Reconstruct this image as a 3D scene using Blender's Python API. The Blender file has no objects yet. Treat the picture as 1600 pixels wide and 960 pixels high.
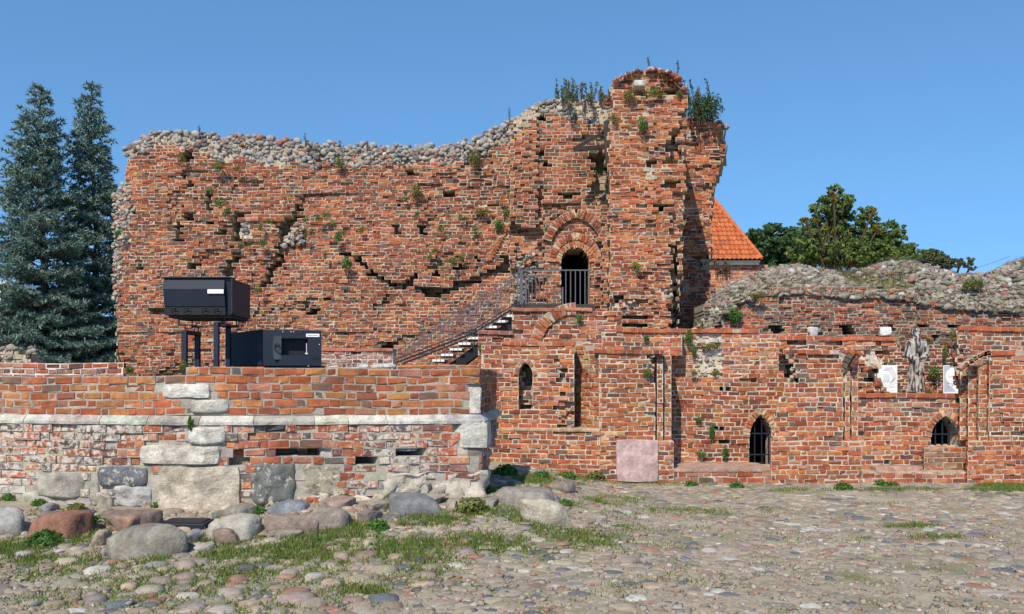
import bpy, math, random
import numpy as np
from mathutils import Vector, noise as mnoise
random.seed(7); RS = np.random.RandomState(11)
S = bpy.context.scene; COL = S.collection
R = math.radians
# ------------------------------------------------------------------ camera, sky, sun, exposure
F, HY, CZ = 1385.0, 597.0, 1.94          # focal length in photo pixels, horizon row, eye height
cam_d = bpy.data.cameras.new('camera'); cam = bpy.data.objects.new('camera', cam_d); COL.objects.link(cam)
cam.location = (0, 0, CZ); cam.rotation_euler = (R(90), 0, 0)
cam_d.sensor_width = 36; cam_d.lens = 36 * F / 1600; cam_d.shift_y = (HY - 480) / 1600
cam_d.clip_start = .1; cam_d.clip_end = 3000; S.camera = cam
AZ, EL = 21.0, 45.0                       # sun: degrees left of straight behind the camera, elevation
to_sun = Vector((-math.sin(R(AZ)) * math.cos(R(EL)), -math.cos(R(AZ)) * math.cos(R(EL)), math.sin(R(EL))))
W = bpy.data.worlds.new('World'); S.world = W; W.use_nodes = True
nt = W.node_tree; sky = nt.nodes.new('ShaderNodeTexSky'); sky.sky_type = 'NISHITA'; sky.sun_disc = False
sky.sun_elevation = R(EL); sky.sun_rotation = R(180 + AZ); sky.air_density = 1.0; sky.dust_density = 0; sky.ozone_density = 3.0
tc = nt.nodes.new('ShaderNodeTexCoord'); vm = nt.nodes.new('ShaderNodeVectorMath'); vm.operation = 'MULTIPLY_ADD'     # clear dry air: softer gradient, deeper blue
vm.inputs[1].default_value = (1, 1, .8); vm.inputs[2].default_value = (0, 0, .2); nt.links.new(tc.outputs['Generated'], vm.inputs[0]); nt.links.new(vm.outputs[0], sky.inputs[0])
mu = nt.nodes.new('ShaderNodeVectorMath'); mu.operation = 'MULTIPLY'; mu.inputs[1].default_value = (.83, 1.18, 1.29); nt.links.new(sky.outputs[0], mu.inputs[0])
bg = nt.nodes['Background']; nt.links.new(mu.outputs[0], bg.inputs[0]); bg.inputs[1].default_value = .148
sun_d = bpy.data.lights.new('sun', 'SUN'); sun = bpy.data.objects.new('sun', sun_d); COL.objects.link(sun)
sun_d.energy = 5.0; sun_d.angle = R(.5); sun_d.color = (1, .92, .78)
sun.rotation_euler = to_sun.to_track_quat('Z', 'Y').to_euler(); sun.location = (-20, -40, 50)
S.view_settings.view_transform = 'Standard'; S.view_settings.look = 'None'; S.view_settings.exposure = 0.1

# ------------------------------------------------------------------ materials
def N(nt, t, **k):
    n = nt.nodes.new(t)
    for a, b in k.items(): setattr(n, a, b)
    return n
def attr_mat(name, rough=.9, var=.35, scale=9, bump=.3, bscale=70, wash=False, speck=0, spec=.3, transl=0, flat=None, metal=0, vein=0):
    m = bpy.data.materials.new(name); m.use_nodes = True; t = m.node_tree; L = t.links.new
    b = t.nodes['Principled BSDF']; b.inputs['Roughness'].default_value = rough
    b.inputs['Specular IOR Level'].default_value = spec; b.inputs['Metallic'].default_value = metal
    geo = N(t, 'ShaderNodeNewGeometry')
    if flat is None:
        at = N(t, 'ShaderNodeAttribute', attribute_name='col'); c = at.outputs['Color']
    else:
        rgb = N(t, 'ShaderNodeRGB'); rgb.outputs[0].default_value = (*flat, 1); c = rgb.outputs[0]
    def noi(s, det=4, ro=.6):
        n = N(t, 'ShaderNodeTexNoise'); n.inputs['Scale'].default_value = s; n.inputs['Detail'].default_value = det
        n.inputs['Roughness'].default_value = ro; L(geo.outputs['Position'], n.inputs['Vector']); return n.outputs[0]
    def mr(v, a, b_, c_, d):
        n = N(t, 'ShaderNodeMapRange'); L(v, n.inputs[0])
        for i, x in enumerate((a, b_, c_, d)): n.inputs[i + 1].default_value = x
        return n.outputs[0]
    def mul(c, f):
        v = N(t, 'ShaderNodeVectorMath', operation='SCALE'); L(c, v.inputs[0]); L(f, v.inputs['Scale']); return v.outputs[0]
    if var:
        c = mul(c, mr(noi(scale), .3, .7, 1 - var, 1 + var))
        c = mul(c, mr(noi(scale * 7, 3), .3, .7, 1 - var * .6, 1 + var * .6))
    if wash: c = mul(c, mr(noi(.8, 6, .68), .33, .62, .60, 1.16))
    if vein:
        wv = N(t, 'ShaderNodeTexWave'); wv.inputs['Scale'].default_value = 2.2; wv.inputs['Distortion'].default_value = 9
        wv.inputs['Detail'].default_value = 3; L(geo.outputs['Position'], wv.inputs['Vector'])
        c = mul(c, mr(wv.outputs['Fac'], 0, 1, 1 - vein, 1 + vein * .6))
    if speck:
        c = mul(c, mr(noi(160, 2, .7), .62, .70, 1, 1 + speck)); c = mul(c, mr(noi(95, 2, .7), .30, .38, 1 - speck * .35, 1))
    if wash:
        mx = N(t, 'ShaderNodeMix', data_type='RGBA'); L(c, mx.inputs[6]); mx.inputs[7].default_value = (.55, .50, .42, 1)
        a1 = N(t, 'ShaderNodeMath', operation='ADD'); L(noi(13, 6, .7), a1.inputs[0]); L(at.outputs['Alpha'], a1.inputs[1])
        L(mr(a1.outputs[0], .96, 1.06, 0, .9), mx.inputs[0]); c = mx.outputs[2]
    L(c, b.inputs['Base Color'])
    if bump:
        bp = N(t, 'ShaderNodeBump'); bp.inputs['Strength'].default_value = bump; bp.inputs['Distance'].default_value = .02
        L(noi(bscale, 5, .7), bp.inputs['Height']); L(bp.outputs[0], b.inputs['Normal'])
    if transl:
        tr = N(t, 'ShaderNodeBsdfTranslucent'); L(c, tr.inputs[0]); ms = N(t, 'ShaderNodeMixShader'); ms.inputs[0].default_value = transl
        L(b.outputs[0], ms.inputs[1]); L(tr.outputs[0], ms.inputs[2]); L(ms.outputs[0], t.nodes['Material Output'].inputs[0])
    return m
M = dict(
    brick=attr_mat('brick', .92, .28, 7, .55, 55, wash=True),
    mortar=attr_mat('mortar', .97, .28, 6, .8, 45),
    stone=attr_mat('fieldstone', .85, .22, 8, .45, 40, speck=.25),
    boulder=attr_mat('boulder', .9, .32, 4, .9, 26, speck=.45, vein=.10),
    washed=attr_mat('limed_fieldstone', .92, .3, 6, 1.0, 24, wash=True, speck=.3), cobble=attr_mat('cobble', .8, .25, 14, .35, 60, speck=.25),
    lime=attr_mat('limestone', .9, .38, 6, 1.2, 22, speck=.25),
    grass=attr_mat('grass', .7, 0, bump=0, transl=.3), leaf=attr_mat('leaf', .6, 0, bump=0, transl=.42),
    needle=attr_mat('needle', .65, 0, bump=0, transl=.08), bark=attr_mat('bark', .95, .3, 10, .6, 30, flat=(.09, .065, .05)),
    steel=attr_mat('blue_black_paint', .5, .06, 3, .02, 200, flat=(.013, .018, .032), spec=.35),
    dark=attr_mat('black_steel', .5, .1, 5, .05, 90, flat=(.012, .013, .017)),
    rail=attr_mat('grey_rail_paint', .5, .1, 6, .05, 90, flat=(.085, .085, .095), spec=.5),
    white=attr_mat('white_print', .6, .03, 5, 0, flat=(.82, .82, .84)),
    tread=attr_mat('pale_grating', .7, .1, 8, .1, flat=(.72, .72, .70)),
    tile=attr_mat('clay_tile', .75, .15, 6, .15, 60), wood=attr_mat('weathered_wood', .9, .3, 9, .6, 40, flat=(.05, .042, .036)),
    statue=attr_mat('whitened_wood', .9, .25, 16, .7, 50), print=attr_mat('printed_ink', .6, 0, bump=0),
    plaster=attr_mat('pale_plaster', .9, .1, 3, .2, 30, flat=(.70, .67, .60)), inner_shade=attr_mat('shade_painted_interior', 1, .2, 6, .4, 20, flat=(.035, .028, .024), spec=.05),  # near-black interior: the unlit depth of the openings put into the colour
    slab=attr_mat('pink_slab', .8, .30, 2.2, .9, 9, flat=(.43, .30, .285), vein=.07),
)
# ------------------------------------------------------------------ object helpers
def mesh_np(name, V, Fq, mat, cols=None, smooth=False):
    V = np.asarray(V, np.float32).reshape(-1, 3); Fq = np.asarray(Fq, np.int32); k = Fq.shape[1]; n = len(Fq)
    me = bpy.data.meshes.new(name); me.vertices.add(len(V)); me.vertices.foreach_set('co', V.ravel())
    me.loops.add(n * k); me.loops.foreach_set('vertex_index', Fq.ravel())
    me.polygons.add(n); me.polygons.foreach_set('loop_start', np.arange(0, n * k, k, dtype=np.int32))
    me.polygons.foreach_set('use_smooth', np.full(n, smooth))
    if cols is not None:
        a = me.attributes.new('col', 'FLOAT_COLOR', 'POINT'); c = np.asarray(cols, np.float32)
        if c.shape[1] == 3: c = np.concatenate([c, np.zeros((len(c), 1), np.float32)], 1)
        a.data.foreach_set('color', c.ravel())
    me.materials.append(mat); me.update(); me.validate(); return me
def wloc(o):
    v = Vector(o.location)
    while o.parent: o = o.parent; v += o.location
    return v
def obj(name, me, parent=None, loc=(0, 0, 0), kind=None, label=None):
    o = bpy.data.objects.new(name, me); COL.objects.link(o)
    if parent: o.parent = parent; o.location = Vector(loc) - wloc(parent)
    else: o.location = loc
    if kind: o['kind'] = kind
    if label: o['label'] = label
    return o
def thing(name, label, cat, loc=(0, 0, 0), group=None):
    o = bpy.data.objects.new(name, None); COL.objects.link(o); o.location = loc; o.empty_display_size = .2
    o['label'] = label; o['category'] = cat
    if group: o['group'] = group
    return o
def tag(o, label, cat, group=None):
    o['label'] = label; o['category'] = cat
    if group: o['group'] = group
    return o
def centred(name, V, Fq, mat, cols=None, smooth=False, parent=None, label=None, base=False):
    V = np.asarray(V, float).reshape(-1, 3); c = (V.min(0) + V.max(0)) / 2
    if base: c[2] = V[:, 2].min()
    return obj(name, mesh_np(name, V - c, Fq, mat, cols, smooth), parent, c, None, label)
class MB:                                   # collects boxes / tubes, quads only
    def __init__(s): s.v = []; s.f = []
    def hexa(s, p):                          # 8 points: bottom ring 0-3, top ring 4-7
        n = len(s.v); s.v += [tuple(q) for q in p]
        s.f += [(n, n+3, n+2, n+1), (n+4, n+5, n+6, n+7)] + [(n+i, n+(i+1) % 4, n+4+(i+1) % 4, n+4+i) for i in range(4)]
    def box(s, x0, x1, y0, y1, z0, z1):
        s.hexa([(x0,y0,z0),(x1,y0,z0),(x1,y1,z0),(x0,y1,z0),(x0,y0,z1),(x1,y0,z1),(x1,y1,z1),(x0,y1,z1)])
    def bar(s, a, b, w, h=None, n=4):
        a, b = Vector(a), Vector(b); d = (b - a).normalized(); h = h or w
        u = d.cross(Vector((0, 0, 1))) if abs(d.z) < .95 else Vector((1, 0, 0))
        u.normalize(); v = d.cross(u); m = len(s.v); r = []
        for p in (a, b):
            for i in range(n):
                t = 2 * math.pi * (i + .5) / n; k = 1.414 if n == 4 else 1
                s.v.append(tuple(p + u * math.cos(t) * w / 2 * k + v * math.sin(t) * h / 2 * k))
        s.f += [(m+i, m+(i+1) % n, m+n+(i+1) % n, m+n+i) for i in range(n)]
        if n == 4: s.f += [(m, m+3, m+2, m+1), (m+4, m+5, m+6, m+7)]
    def tube(s, pts, w, n=6):
        for a, b in zip(pts, pts[1:]): s.bar(a, b, w, w, n)
    def done(s, name, mat, parent=None, label=None, bev=0, base=False):
        o = centred(name, s.v, s.f, mat, None, False, parent, label, base)
        if bev:
            m = o.modifiers.new('bevel', 'BEVEL'); m.width = bev; m.segments = 2; m.limit_method = 'ANGLE'
        return o
def ray(px, py, D): return Vector(((px - 800) / F * D, D, CZ + (HY - py) / F * D))
def jit(c, s=.14):
    k = 1 + random.uniform(-s, s); return tuple(max(.004, x * k * (1 + random.uniform(-.06, .06))) for x in c)
def pick(pal):
    t = random.random() * sum(p[0] for p in pal)
    for w, c in pal:
        t -= w
        if t <= 0: return jit(c)
    return jit(pal[-1][1])
def nz(x, y, s=0.): return mnoise.noise(Vector((x, y, s)))
def inpoly(x, y, P):
    r = False; j = len(P) - 1
    for i in range(len(P)):
        xi, yi = P[i]; xj, yj = P[j]
        if (yi > y) != (yj > y) and x < (xj - xi) * (y - yi) / (yj - yi) + xi: r = not r
        j = i
    return r
# unit stone shapes
def ico(sub):
    import bmesh
    b = bmesh.new(); bmesh.ops.create_icosphere(b, subdivisions=sub, radius=1); b.verts.ensure_lookup_table()
    V = np.array([v.co[:] for v in b.verts]); Fc = np.array([[v.index for v in f.verts] for f in b.faces]); b.free(); return V, Fc
def lump(sub, seed, amp=.28, fr=1.1, facet=0):
    V, Fc = ico(sub); out = []
    for v in V:
        d = 1 + amp * mnoise.noise(Vector(v * fr) + Vector((seed * 7.3, seed * 3.1, 0))) + amp * .4 * mnoise.noise(Vector(v * fr * 2.7) + Vector((seed, 9, 2)))
        if facet:
            d += facet * mnoise.noise(Vector(v * fr * 6) + Vector((seed, 1, 5)))
        out.append(v * d)
    return np.array(out), Fc
def rock(sub, seed, planes=11, soft=14., rough=.05, flat=.0):
    rs = np.random.RandomState(seed + 500); V, Fc = ico(sub); n = rs.normal(0, 1, (planes, 3)); n /= np.linalg.norm(n, axis=1, keepdims=True); d = rs.uniform(.62, .95, planes)
    n = np.concatenate([n, [[0, 0, 1], [0, 0, -1]]]); d = np.concatenate([d, [.8, .8]])
    q = np.maximum(V @ n.T, 1e-3) / d; r = 1 / (np.sum(np.maximum(q, 0) ** soft, 1) ** (1 / soft))
    k = np.array([1 + rough * mnoise.noise(Vector(v * 3) + Vector((seed, 3, 1))) + rough * .7 * mnoise.noise(Vector(v * 8) + Vector((seed, 8, 1))) + rough * .5 * mnoise.noise(Vector(v * 19) + Vector((seed, 8, 5))) for v in V])
    V = V * (r * k)[:, None]; return V / np.abs(V).max(0), Fc
STONES = [rock(2, i, 9, 10., .08) for i in range(12)]
STONES2 = [rock(1, i + 40, 8, 10., .08) for i in range(12)]

# ------------------------------------------------------------------ palettes (linear base colours)
RED, ORG, DRED, PUR, GRY, PNK, BRN = (.365, .098, .044), (.44, .150, .054), (.24, .066, .034), (.165, .072, .050), (.14, .098, .073), (.40, .175, .110), (.25, .105, .052)
PAL_MAIN = [(7, RED), (2.8, ORG), (5, DRED), (2.4, PUR), (.9, GRY), (.6, PNK), (2, BRN)]
PAL_LOW = [(7, RED), (3.5, ORG), (3.5, DRED), (1.6, PUR), (.8, GRY), (2.5, BRN)]
PAL_TOWER = [(5, RED), (5.5, ORG), (2, DRED), (.6, PUR), (.35, GRY), (1, PNK)]
PAL_WING = [(6, RED), (5, ORG), (1.8, DRED), (.8, PUR), (.5, GRY), (1.6, PNK)]
PAL_UP = [(3, RED), (.5, ORG), (4, DRED), (4, PUR), (3.5, GRY), (1, PNK)]
PAL_FRONT = [(6, (.37, .105, .043)), (5, (.41, .16, .058)), (2, (.27, .09, .05)), (1.0, (.20, .11, .075)), (.4, (.15, .12, .11)), (1, PNK)]
PAL_CAP = [(5, (.40, .105, .048)), (1, ORG)]
PAL_STONE = [(4, (.32, .29, .25)), (3, (.25, .23, .205)), (2, (.29, .23, .19)), (1.5, (.15, .14, .135)), (.8, (.42, .39, .34)), (1.2, (.28, .12, .07))]
PAL_CREAM = [(3, (.42, .35, .27)), (2, (.32, .26, .2)), (1.5, (.36, .13, .07)), (1, (.40, .22, .15)), (.8, (.32, .28, .26))]
PAL_RUB = [(4, (.26, .23, .185)), (3, (.18, .16, .13)), (2, (.27, .22, .18)), (.8, (.24, .12, .085)), (.7, (.42, .39, .34)), (1.5, (.12, .108, .092))]
MORT = (.46, .365, .265)

# ------------------------------------------------------------------ masonry
class Plan:                                  # a wall face: poly-line in plan, u runs along it, d stands out of it
    def __init__(s, pts):
        s.P = [Vector((p[0], p[1])) for p in pts]; s.n = []; s.U = [0]
        for a, b in zip(s.P, s.P[1:]):
            t = (b - a); s.U.append(s.U[-1] + t.length); t.normalize(); s.n.append(Vector((t.y, -t.x)))
        s.m = []
        for i in range(len(s.P)):
            a = s.n[max(0, i - 1)]; b = s.n[min(len(s.n) - 1, i)]; h = (a + b).normalized(); s.m.append(h / max(.5, h.dot(a)))
        s.skew = 0.; s.Ua = np.array(s.U); s.Pa = np.array([p[:] for p in s.P]); s.ma = np.array([p[:] for p in s.m])
    def world(s, u, z, d):
        u = np.asarray(u, float); i = np.clip(np.searchsorted(s.Ua, u) - 1, 0, len(s.P) - 2)
        t = ((u - s.Ua[i]) / (s.Ua[i + 1] - s.Ua[i]))[..., None]; d = np.asarray(d, float)[..., None]
        p = (s.Pa[i] + s.ma[i] * d) * (1 - t) + (s.Pa[i + 1] + s.ma[i + 1] * d) * t
        return np.concatenate([p, np.asarray(z, float)[..., None]], -1)
    def uz(s, px, py):
        k = (px - 800) / F; best = None
        for i, (a, b) in enumerate(zip(s.P, s.P[1:])):     # x = k*y on the line a + t(b-a)
            dx, dy = b.x - a.x, b.y - a.y; den = dx - k * dy
            if abs(den) < 1e-6: continue
            t = (k * a.y - a.x) / den; e = max(0, -t, t - 1)
            if best is None or e < best[0] - 1e-9: best = (e, s.U[i] + t * (s.U[i + 1] - s.U[i]), a.y + t * dy)
        return best[1], CZ + (HY - py) / F * best[2]
def plan(*pxD, skew=0.):
    p = Plan([((px - 800) / F * D, D) for px, D in pxD]); p.skew = skew; return p

class Masonry:
    def __init__(s, root, nmax=300):
        s.root = root; s.bv = []; s.bc = []; s.mv = []; s.mc = []; s.st = []; s.nmax = nmax
    def rows(s, *a, st=None, **k): s._rows(*a, **{**(st or {}), **k})
    def _rows(s, pl, z0, z1, outline, h=.1, L=.28, H=.135, j=.013, pal=PAL_MAIN, mort=MORT, thick=.5, cav=(), rub=(), open_=(), skip=(),
             eros=0., es=.8, miss=.0, wash=None, jag=0., rough=.006, mdeep=.010, depth=None, bond=1, stone_s=(.10, .22), stone_pal=PAL_STONE, proud=.008, rubd=1.5, palf=None):
        """pixel polygons: outline, openings (cut clean), cav = (poly, depth) hollows, rub = rubble zones, skip = left to arches"""
        cv = lambda P: [pl.uz(*p) for p in P]
        O = cv(outline); OP = [cv(p) for p in open_]; CV = [(cv(p), d) for p, d in cav]; RB = [cv(p) for p in rub]; SK = [cv(p) for p in skip]
        ph = random.uniform(0, 9); n = max(1, round((z1 - z0) / h)); h = (z1 - z0) / n
        B = []; C = []
        def spans(P, z):
            xs = []; k = len(P)
            for i in range(k):
                (xa, za), (xb, zb) = P[i], P[(i + 1) % k]
                if (za > z) != (zb > z): xs.append(xa + (z - za) / (zb - za) * (xb - xa))
            xs.sort(); return list(zip(xs[::2], xs[1::2]))
        for r in range(n):
            zc = z0 + (r + .5) * h; iv = spans(O, zc)
            if jag: iv = [(a + random.uniform(-jag, jag), b + random.uniform(-jag, jag)) for a, b in iv]
            for P in OP:
                for a, b in spans(P, zc):
                    ni = []
                    for c, d in iv:
                        if b <= c or a >= d: ni.append((c, d)); continue
                        if a > c: ni.append((c, a))
                        if b < d: ni.append((b, d))
                    iv = ni
            seq = [L, H] if bond == 1 else ([L, L, H] if bond == 2 else [H])
            per = sum(seq)
            for a, b in iv:
                off = (r % 2) * (per / 2 if bond != 2 else per / 3) + (r % 5) * .013
                u = math.floor((a - off) / per) * per + off; q = 0
                while u < b:
                    w = seq[q % len(seq)] * random.uniform(.93, 1.07); q += 1
                    c, d = max(u, a), min(u + w, b); u += w
                    if d - c < .045:
                        if d - c > .004 and c >= a: C.append((c, d, zc - h / 2, zc + h / 2, -mdeep, thick, jit(mort, .1)))
                        continue
                    uc = (c + d) / 2; dep = depth(uc, zc) if depth else 0.
                    if eros:
                        e = nz(uc * es, zc * es * 1.25, ph) + .45 * nz(uc * es * 3.1, zc * es * 3.1, ph + 3)
                        if e > .30: dep -= eros * (1.0 if e < .48 else 1.9)
                        elif e < -.38: dep += eros * .35
                    kind = 0
                    for P, dd in CV:
                        if inpoly(uc, zc, P): kind = 1; cdd = dd; dep -= dd * (1.7 if dd > .19 else 1) * random.uniform(.8, 1.15); break
                    if not kind:
                        for P in RB:
                            if inpoly(uc, zc, P): kind = 2; break
                    if kind == 0 and random.random() < miss: kind = 3
                    for P in SK:
                        if inpoly(uc, zc, P): kind = 4; break
                    mcol = jit(mort, .12)
                    if kind == 0 or (kind == 1 and random.random() < (.14 if cdd > .19 else .7)):
                        dj = random.gauss(0, proud); cj = random.gauss(0, .05) if kind == 1 else 0; wv = wash(uc, zc) if wash else .12
                        pa = palf(uc, zc) if palf else pal
                        B.append((uc, zc, (d - c) / 2 - j / 2, h / 2 - j / 2, random.gauss(0, .012), dep + dj + cj, pick(pa), wv))
                        C.append((c, d, zc - h / 2, zc + h / 2, dep + dj + cj - mdeep, thick, mcol))
                    elif kind == 1: C.append((c, d, zc - h / 2, zc + h / 2, dep - random.uniform(.03, .1), thick, jit((.34, .27, .2), .2)))
                    elif kind == 3: C.append((c, d, zc - h / 2, zc + h / 2, dep - random.uniform(.06, .17), thick, jit((.30, .22, .16), .2)))
                    elif kind == 4: C.append((c, d, zc - h / 2, zc + h / 2, dep - mdeep - .004, thick, mcol))
                    else:
                        m2 = (c + d) / 2
                        for cc, d2 in ((c, m2), (m2, d)):
                            C.append((cc, d2, zc - h / 2, zc + h / 2, dep - random.uniform(.02, .07), thick, mcol))
        s.add(pl, B, rough); s.cells(pl, C)
        for P in RB: s.rubble(pl, P, stone_s, stone_pal, O, rubd)
    def warp(s, u, z): return z + .009 * np.sin(1.3 * u + .6 * z) + .005 * np.sin(3.7 * u - 1.9 * z)
    def add(s, pl, B, rough=.006):
        if not B: return
        a = np.array([b[:6] for b in B]); n = len(B); col = np.array([(*b[6], b[7]) for b in B])
        sx = np.array([-1, 1, 1, -1]); sz = np.array([-1, -1, 1, 1])
        ch = RS.uniform(.004, .016, (n, 1))
        def ring(inset, d, r):
            x = sx * (a[:, 2:3] - inset) + RS.normal(0, r, (n, 4)); y = sz * (a[:, 3:4] - inset) + RS.normal(0, r * .8, (n, 4))
            c, s_ = np.cos(a[:, 4:5]), np.sin(a[:, 4:5]); u = a[:, 0:1] + x * c - y * s_; z = a[:, 1:2] + x * s_ + y * c
            return pl.world(u, s.warp(u, z), d + RS.normal(0, r * .7, (n, 4)))
        d = a[:, 5:6]
        V = np.concatenate([ring(ch, d, rough), ring(0 * ch, d - ch * 1.1, rough * .7), ring(0 * ch, d - .1, 0)], 1)
        s.bv.append(V); s.bc.append(col)
    BF = np.array([(0, 1, 2, 3)] + [(4 + i, 4 + (i + 1) % 4, (i + 1) % 4, i) for i in range(4)] + [(8 + i, 8 + (i + 1) % 4, 4 + (i + 1) % 4, 4 + i) for i in range(4)])
    MF = np.array([(0, 1, 2, 3)] + [(4 + i, 4 + (i + 1) % 4, (i + 1) % 4, i) for i in range(4)])
    def cells(s, pl, C):
        if not C: return
        a = np.array([c[:6] for c in C]); u = a[:, [0, 1, 1, 0]]; z = s.warp(u, a[:, [2, 2, 3, 3]]); d = a[:, 4:5] + np.zeros((1, 4))
        bk = np.minimum(d - .05, -a[:, 5:6]); s.mv.append(np.concatenate([pl.world(u, z, d), pl.world(u - pl.skew * bk, z, bk)], 1)); s.mc.append(np.array([c[6] for c in C]))
    def rubble(s, pl, P, size, pal, O=None, dens=1.5, d0=-.035, flat=.75):
        us = [p[0] for p in P]; zs = [p[1] for p in P]; A = (max(us) - min(us)) * (max(zs) - min(zs)); m = sum(size) / 2
        for _ in range(int(A / (m * m) * dens)):
            u, z = random.uniform(min(us), max(us)), random.uniform(min(zs), max(zs))
            if not inpoly(u, z, P): continue
            r = random.uniform(*size) * random.uniform(.7, 1.1) / 2
            c = pl.world(u, z, d0 - r * .3)
            s.stone(c, (r * random.uniform(1, 1.35), r * .9, r * random.uniform(.6, .95) * flat / .75), pick(pal), .35)
    def stone(s, c, sc, col, tilt=.3, hi=False): s.st.append((np.asarray(c, float), sc, col, random.uniform(-tilt, tilt), random.randrange(12), random.uniform(-.6, .6)))
    def block(s, pl, px0, py0, px1, py1, d=.03, thick=.25, col=(.6, .56, .48), name='quoin_stone', rnd=.18, amp=.02, mat=None, seg=7, label=None, limed=0.):
        u0, z1 = pl.uz(px0, py0); u1, z0 = pl.uz(px1, py1); n = seg; V = []; Fc = []
        sd = random.uniform(0, 99)
        g = np.linspace(-1, 1, n)
        idx = {}
        def vert(i, j, k):
            if (i, j, k) in idx: return idx[i, j, k]
            p = [g[i], g[j], g[k]]; q = []
            for a in range(3):
                o = [abs(p[b]) for b in range(3) if b != a]; q.append(p[a] * (1 - rnd * .5 * (o[0] ** 4 + o[1] ** 4) * .5))
            u = (u0 + u1) / 2 + q[0] * (u1 - u0) / 2; z = (z0 + z1) / 2 + q[1] * (z1 - z0) / 2; dd = d - thick / 2 + q[2] * thick / 2
            k_ = amp * (nz(u * 5, z * 5, sd) + .6 * nz(u * 13, z * 13, sd + 4)); dd += k_; u += amp * .8 * nz(u * 6, z * 6, sd + 9); z += amp * .8 * nz(u * 6, z * 6, sd + 19)
            idx[i, j, k] = len(V); V.append((u, z, dd)); return idx[i, j, k]
        for a in range(n - 1):
            for b in range(n - 1):
                for e in (0, n - 1):
                    for fc in ([(a, b, e), (a + 1, b, e), (a + 1, b + 1, e), (a, b + 1, e)], [(e, a, b), (e, a + 1, b), (e, a + 1, b + 1), (e, a, b + 1)], [(a, e, b), (a, e, b + 1), (a + 1, e, b + 1), (a + 1, e, b)]):
                        f = [vert(*x) for x in fc]; Fc.append(f if e else f[::-1])
        V = np.array(V); Wd = pl.world(V[:, 0], V[:, 1], V[:, 2])
        return centred(name, Wd, Fc, mat or M['lime'], np.tile((*col, limed), (len(Wd), 1)), amp > .025, s.root, label)
    def arch(s, pl, px0, px1, ys, ya, w, d=.012, pal=PAL_WING, t0=0., t1=1., bt=.075, both=True, jn=.014, thick=.13):
        """voussoirs on a pointed arch: springing px0..px1 at row ys, apex at row ya, ring width w (metres)"""
        u0, z0 = pl.uz(px0, ys); u1, _ = pl.uz(px1, ys); _, za = pl.uz((px0 + px1) / 2, ya); a = (u1 - u0) / 2; rise = max(za - z0, .02)
        Rr = (a * a + rise * rise) / (2 * a); B = []; Cc = []
        for side in ((0, 1) if both else (0,)):
            full = math.asin(min(1, rise / Rr)) if Rr >= a and rise <= Rr else math.pi / 2
            if Rr < rise: full = math.pi / 2
            n = max(3, int(full * (t1 - t0) * (Rr + w / 2) / bt))
            for i in range(n):
                th = full * (t0 + (i + .5) / n * (t1 - t0)); rr = Rr + w / 2
                x = u0 + Rr - rr * math.cos(th); z = z0 + rr * math.sin(th); ang = math.pi - th
                if side: x = u0 + u1 - x; ang = th
                half = full * (t1 - t0) / n * rr / 2
                B.append((x, z, w / 2, half - jn / 2, ang + random.gauss(0, .02), d + random.gauss(0, .008), pick(pal), .1))
        s.add(pl, B); s.mcell_rot(pl, B, jn, d - .012)
    def mcell_rot(s, pl, B, jn, d):
        a = np.array([b[:6] for b in B]); sx = np.array([-1, 1, 1, -1]); sz = np.array([-1, -1, 1, 1])
        x = sx * (a[:, 2:3] + jn * .5); y = sz * (a[:, 3:4] + jn * .8); c, s_ = np.cos(a[:, 4:5]), np.sin(a[:, 4:5])
        u = a[:, 0:1] + x * c - y * s_; z = a[:, 1:2] + x * s_ + y * c; dd = np.full(u.shape, d)
        s.mv.append(np.concatenate([pl.world(u, s.warp(u, z), dd), pl.world(u, s.warp(u, z), dd - .14)], 1)); s.mc.append(np.array([jit(MORT, .1) for _ in B]))
    def cap(s, pl, px0, px1, py, h=.07, d=.03, w=.125, pal=PAL_CAP, thick=.14, px1y=None):
        """a coping course of headers; py = its top row at px0"""
        u0, z1 = pl.uz(px0, py); u1, z2 = pl.uz(px1, px1y if px1y else py); u = u0; B = []; C = []
        while u < u1 - .03:
            ww = w * random.choice((1, 1, 1, 1.9)) * random.uniform(.95, 1.05); e = min(u + ww, u1); t = ((u + e) / 2 - u0) / (u1 - u0); z = z1 + (z2 - z1) * t - h / 2
            B.append(((u + e) / 2, z, (e - u) / 2 - .004, h / 2, random.gauss(0, .01), d + random.gauss(0, .006), pick(pal), .1))
            C.append((u, e, z - h / 2, z + h / 2 - .006, d - .012, thick, jit((.42, .33, .26)))); u = e
        s.add(pl, B, .004); s.cells(pl, C)
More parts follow.
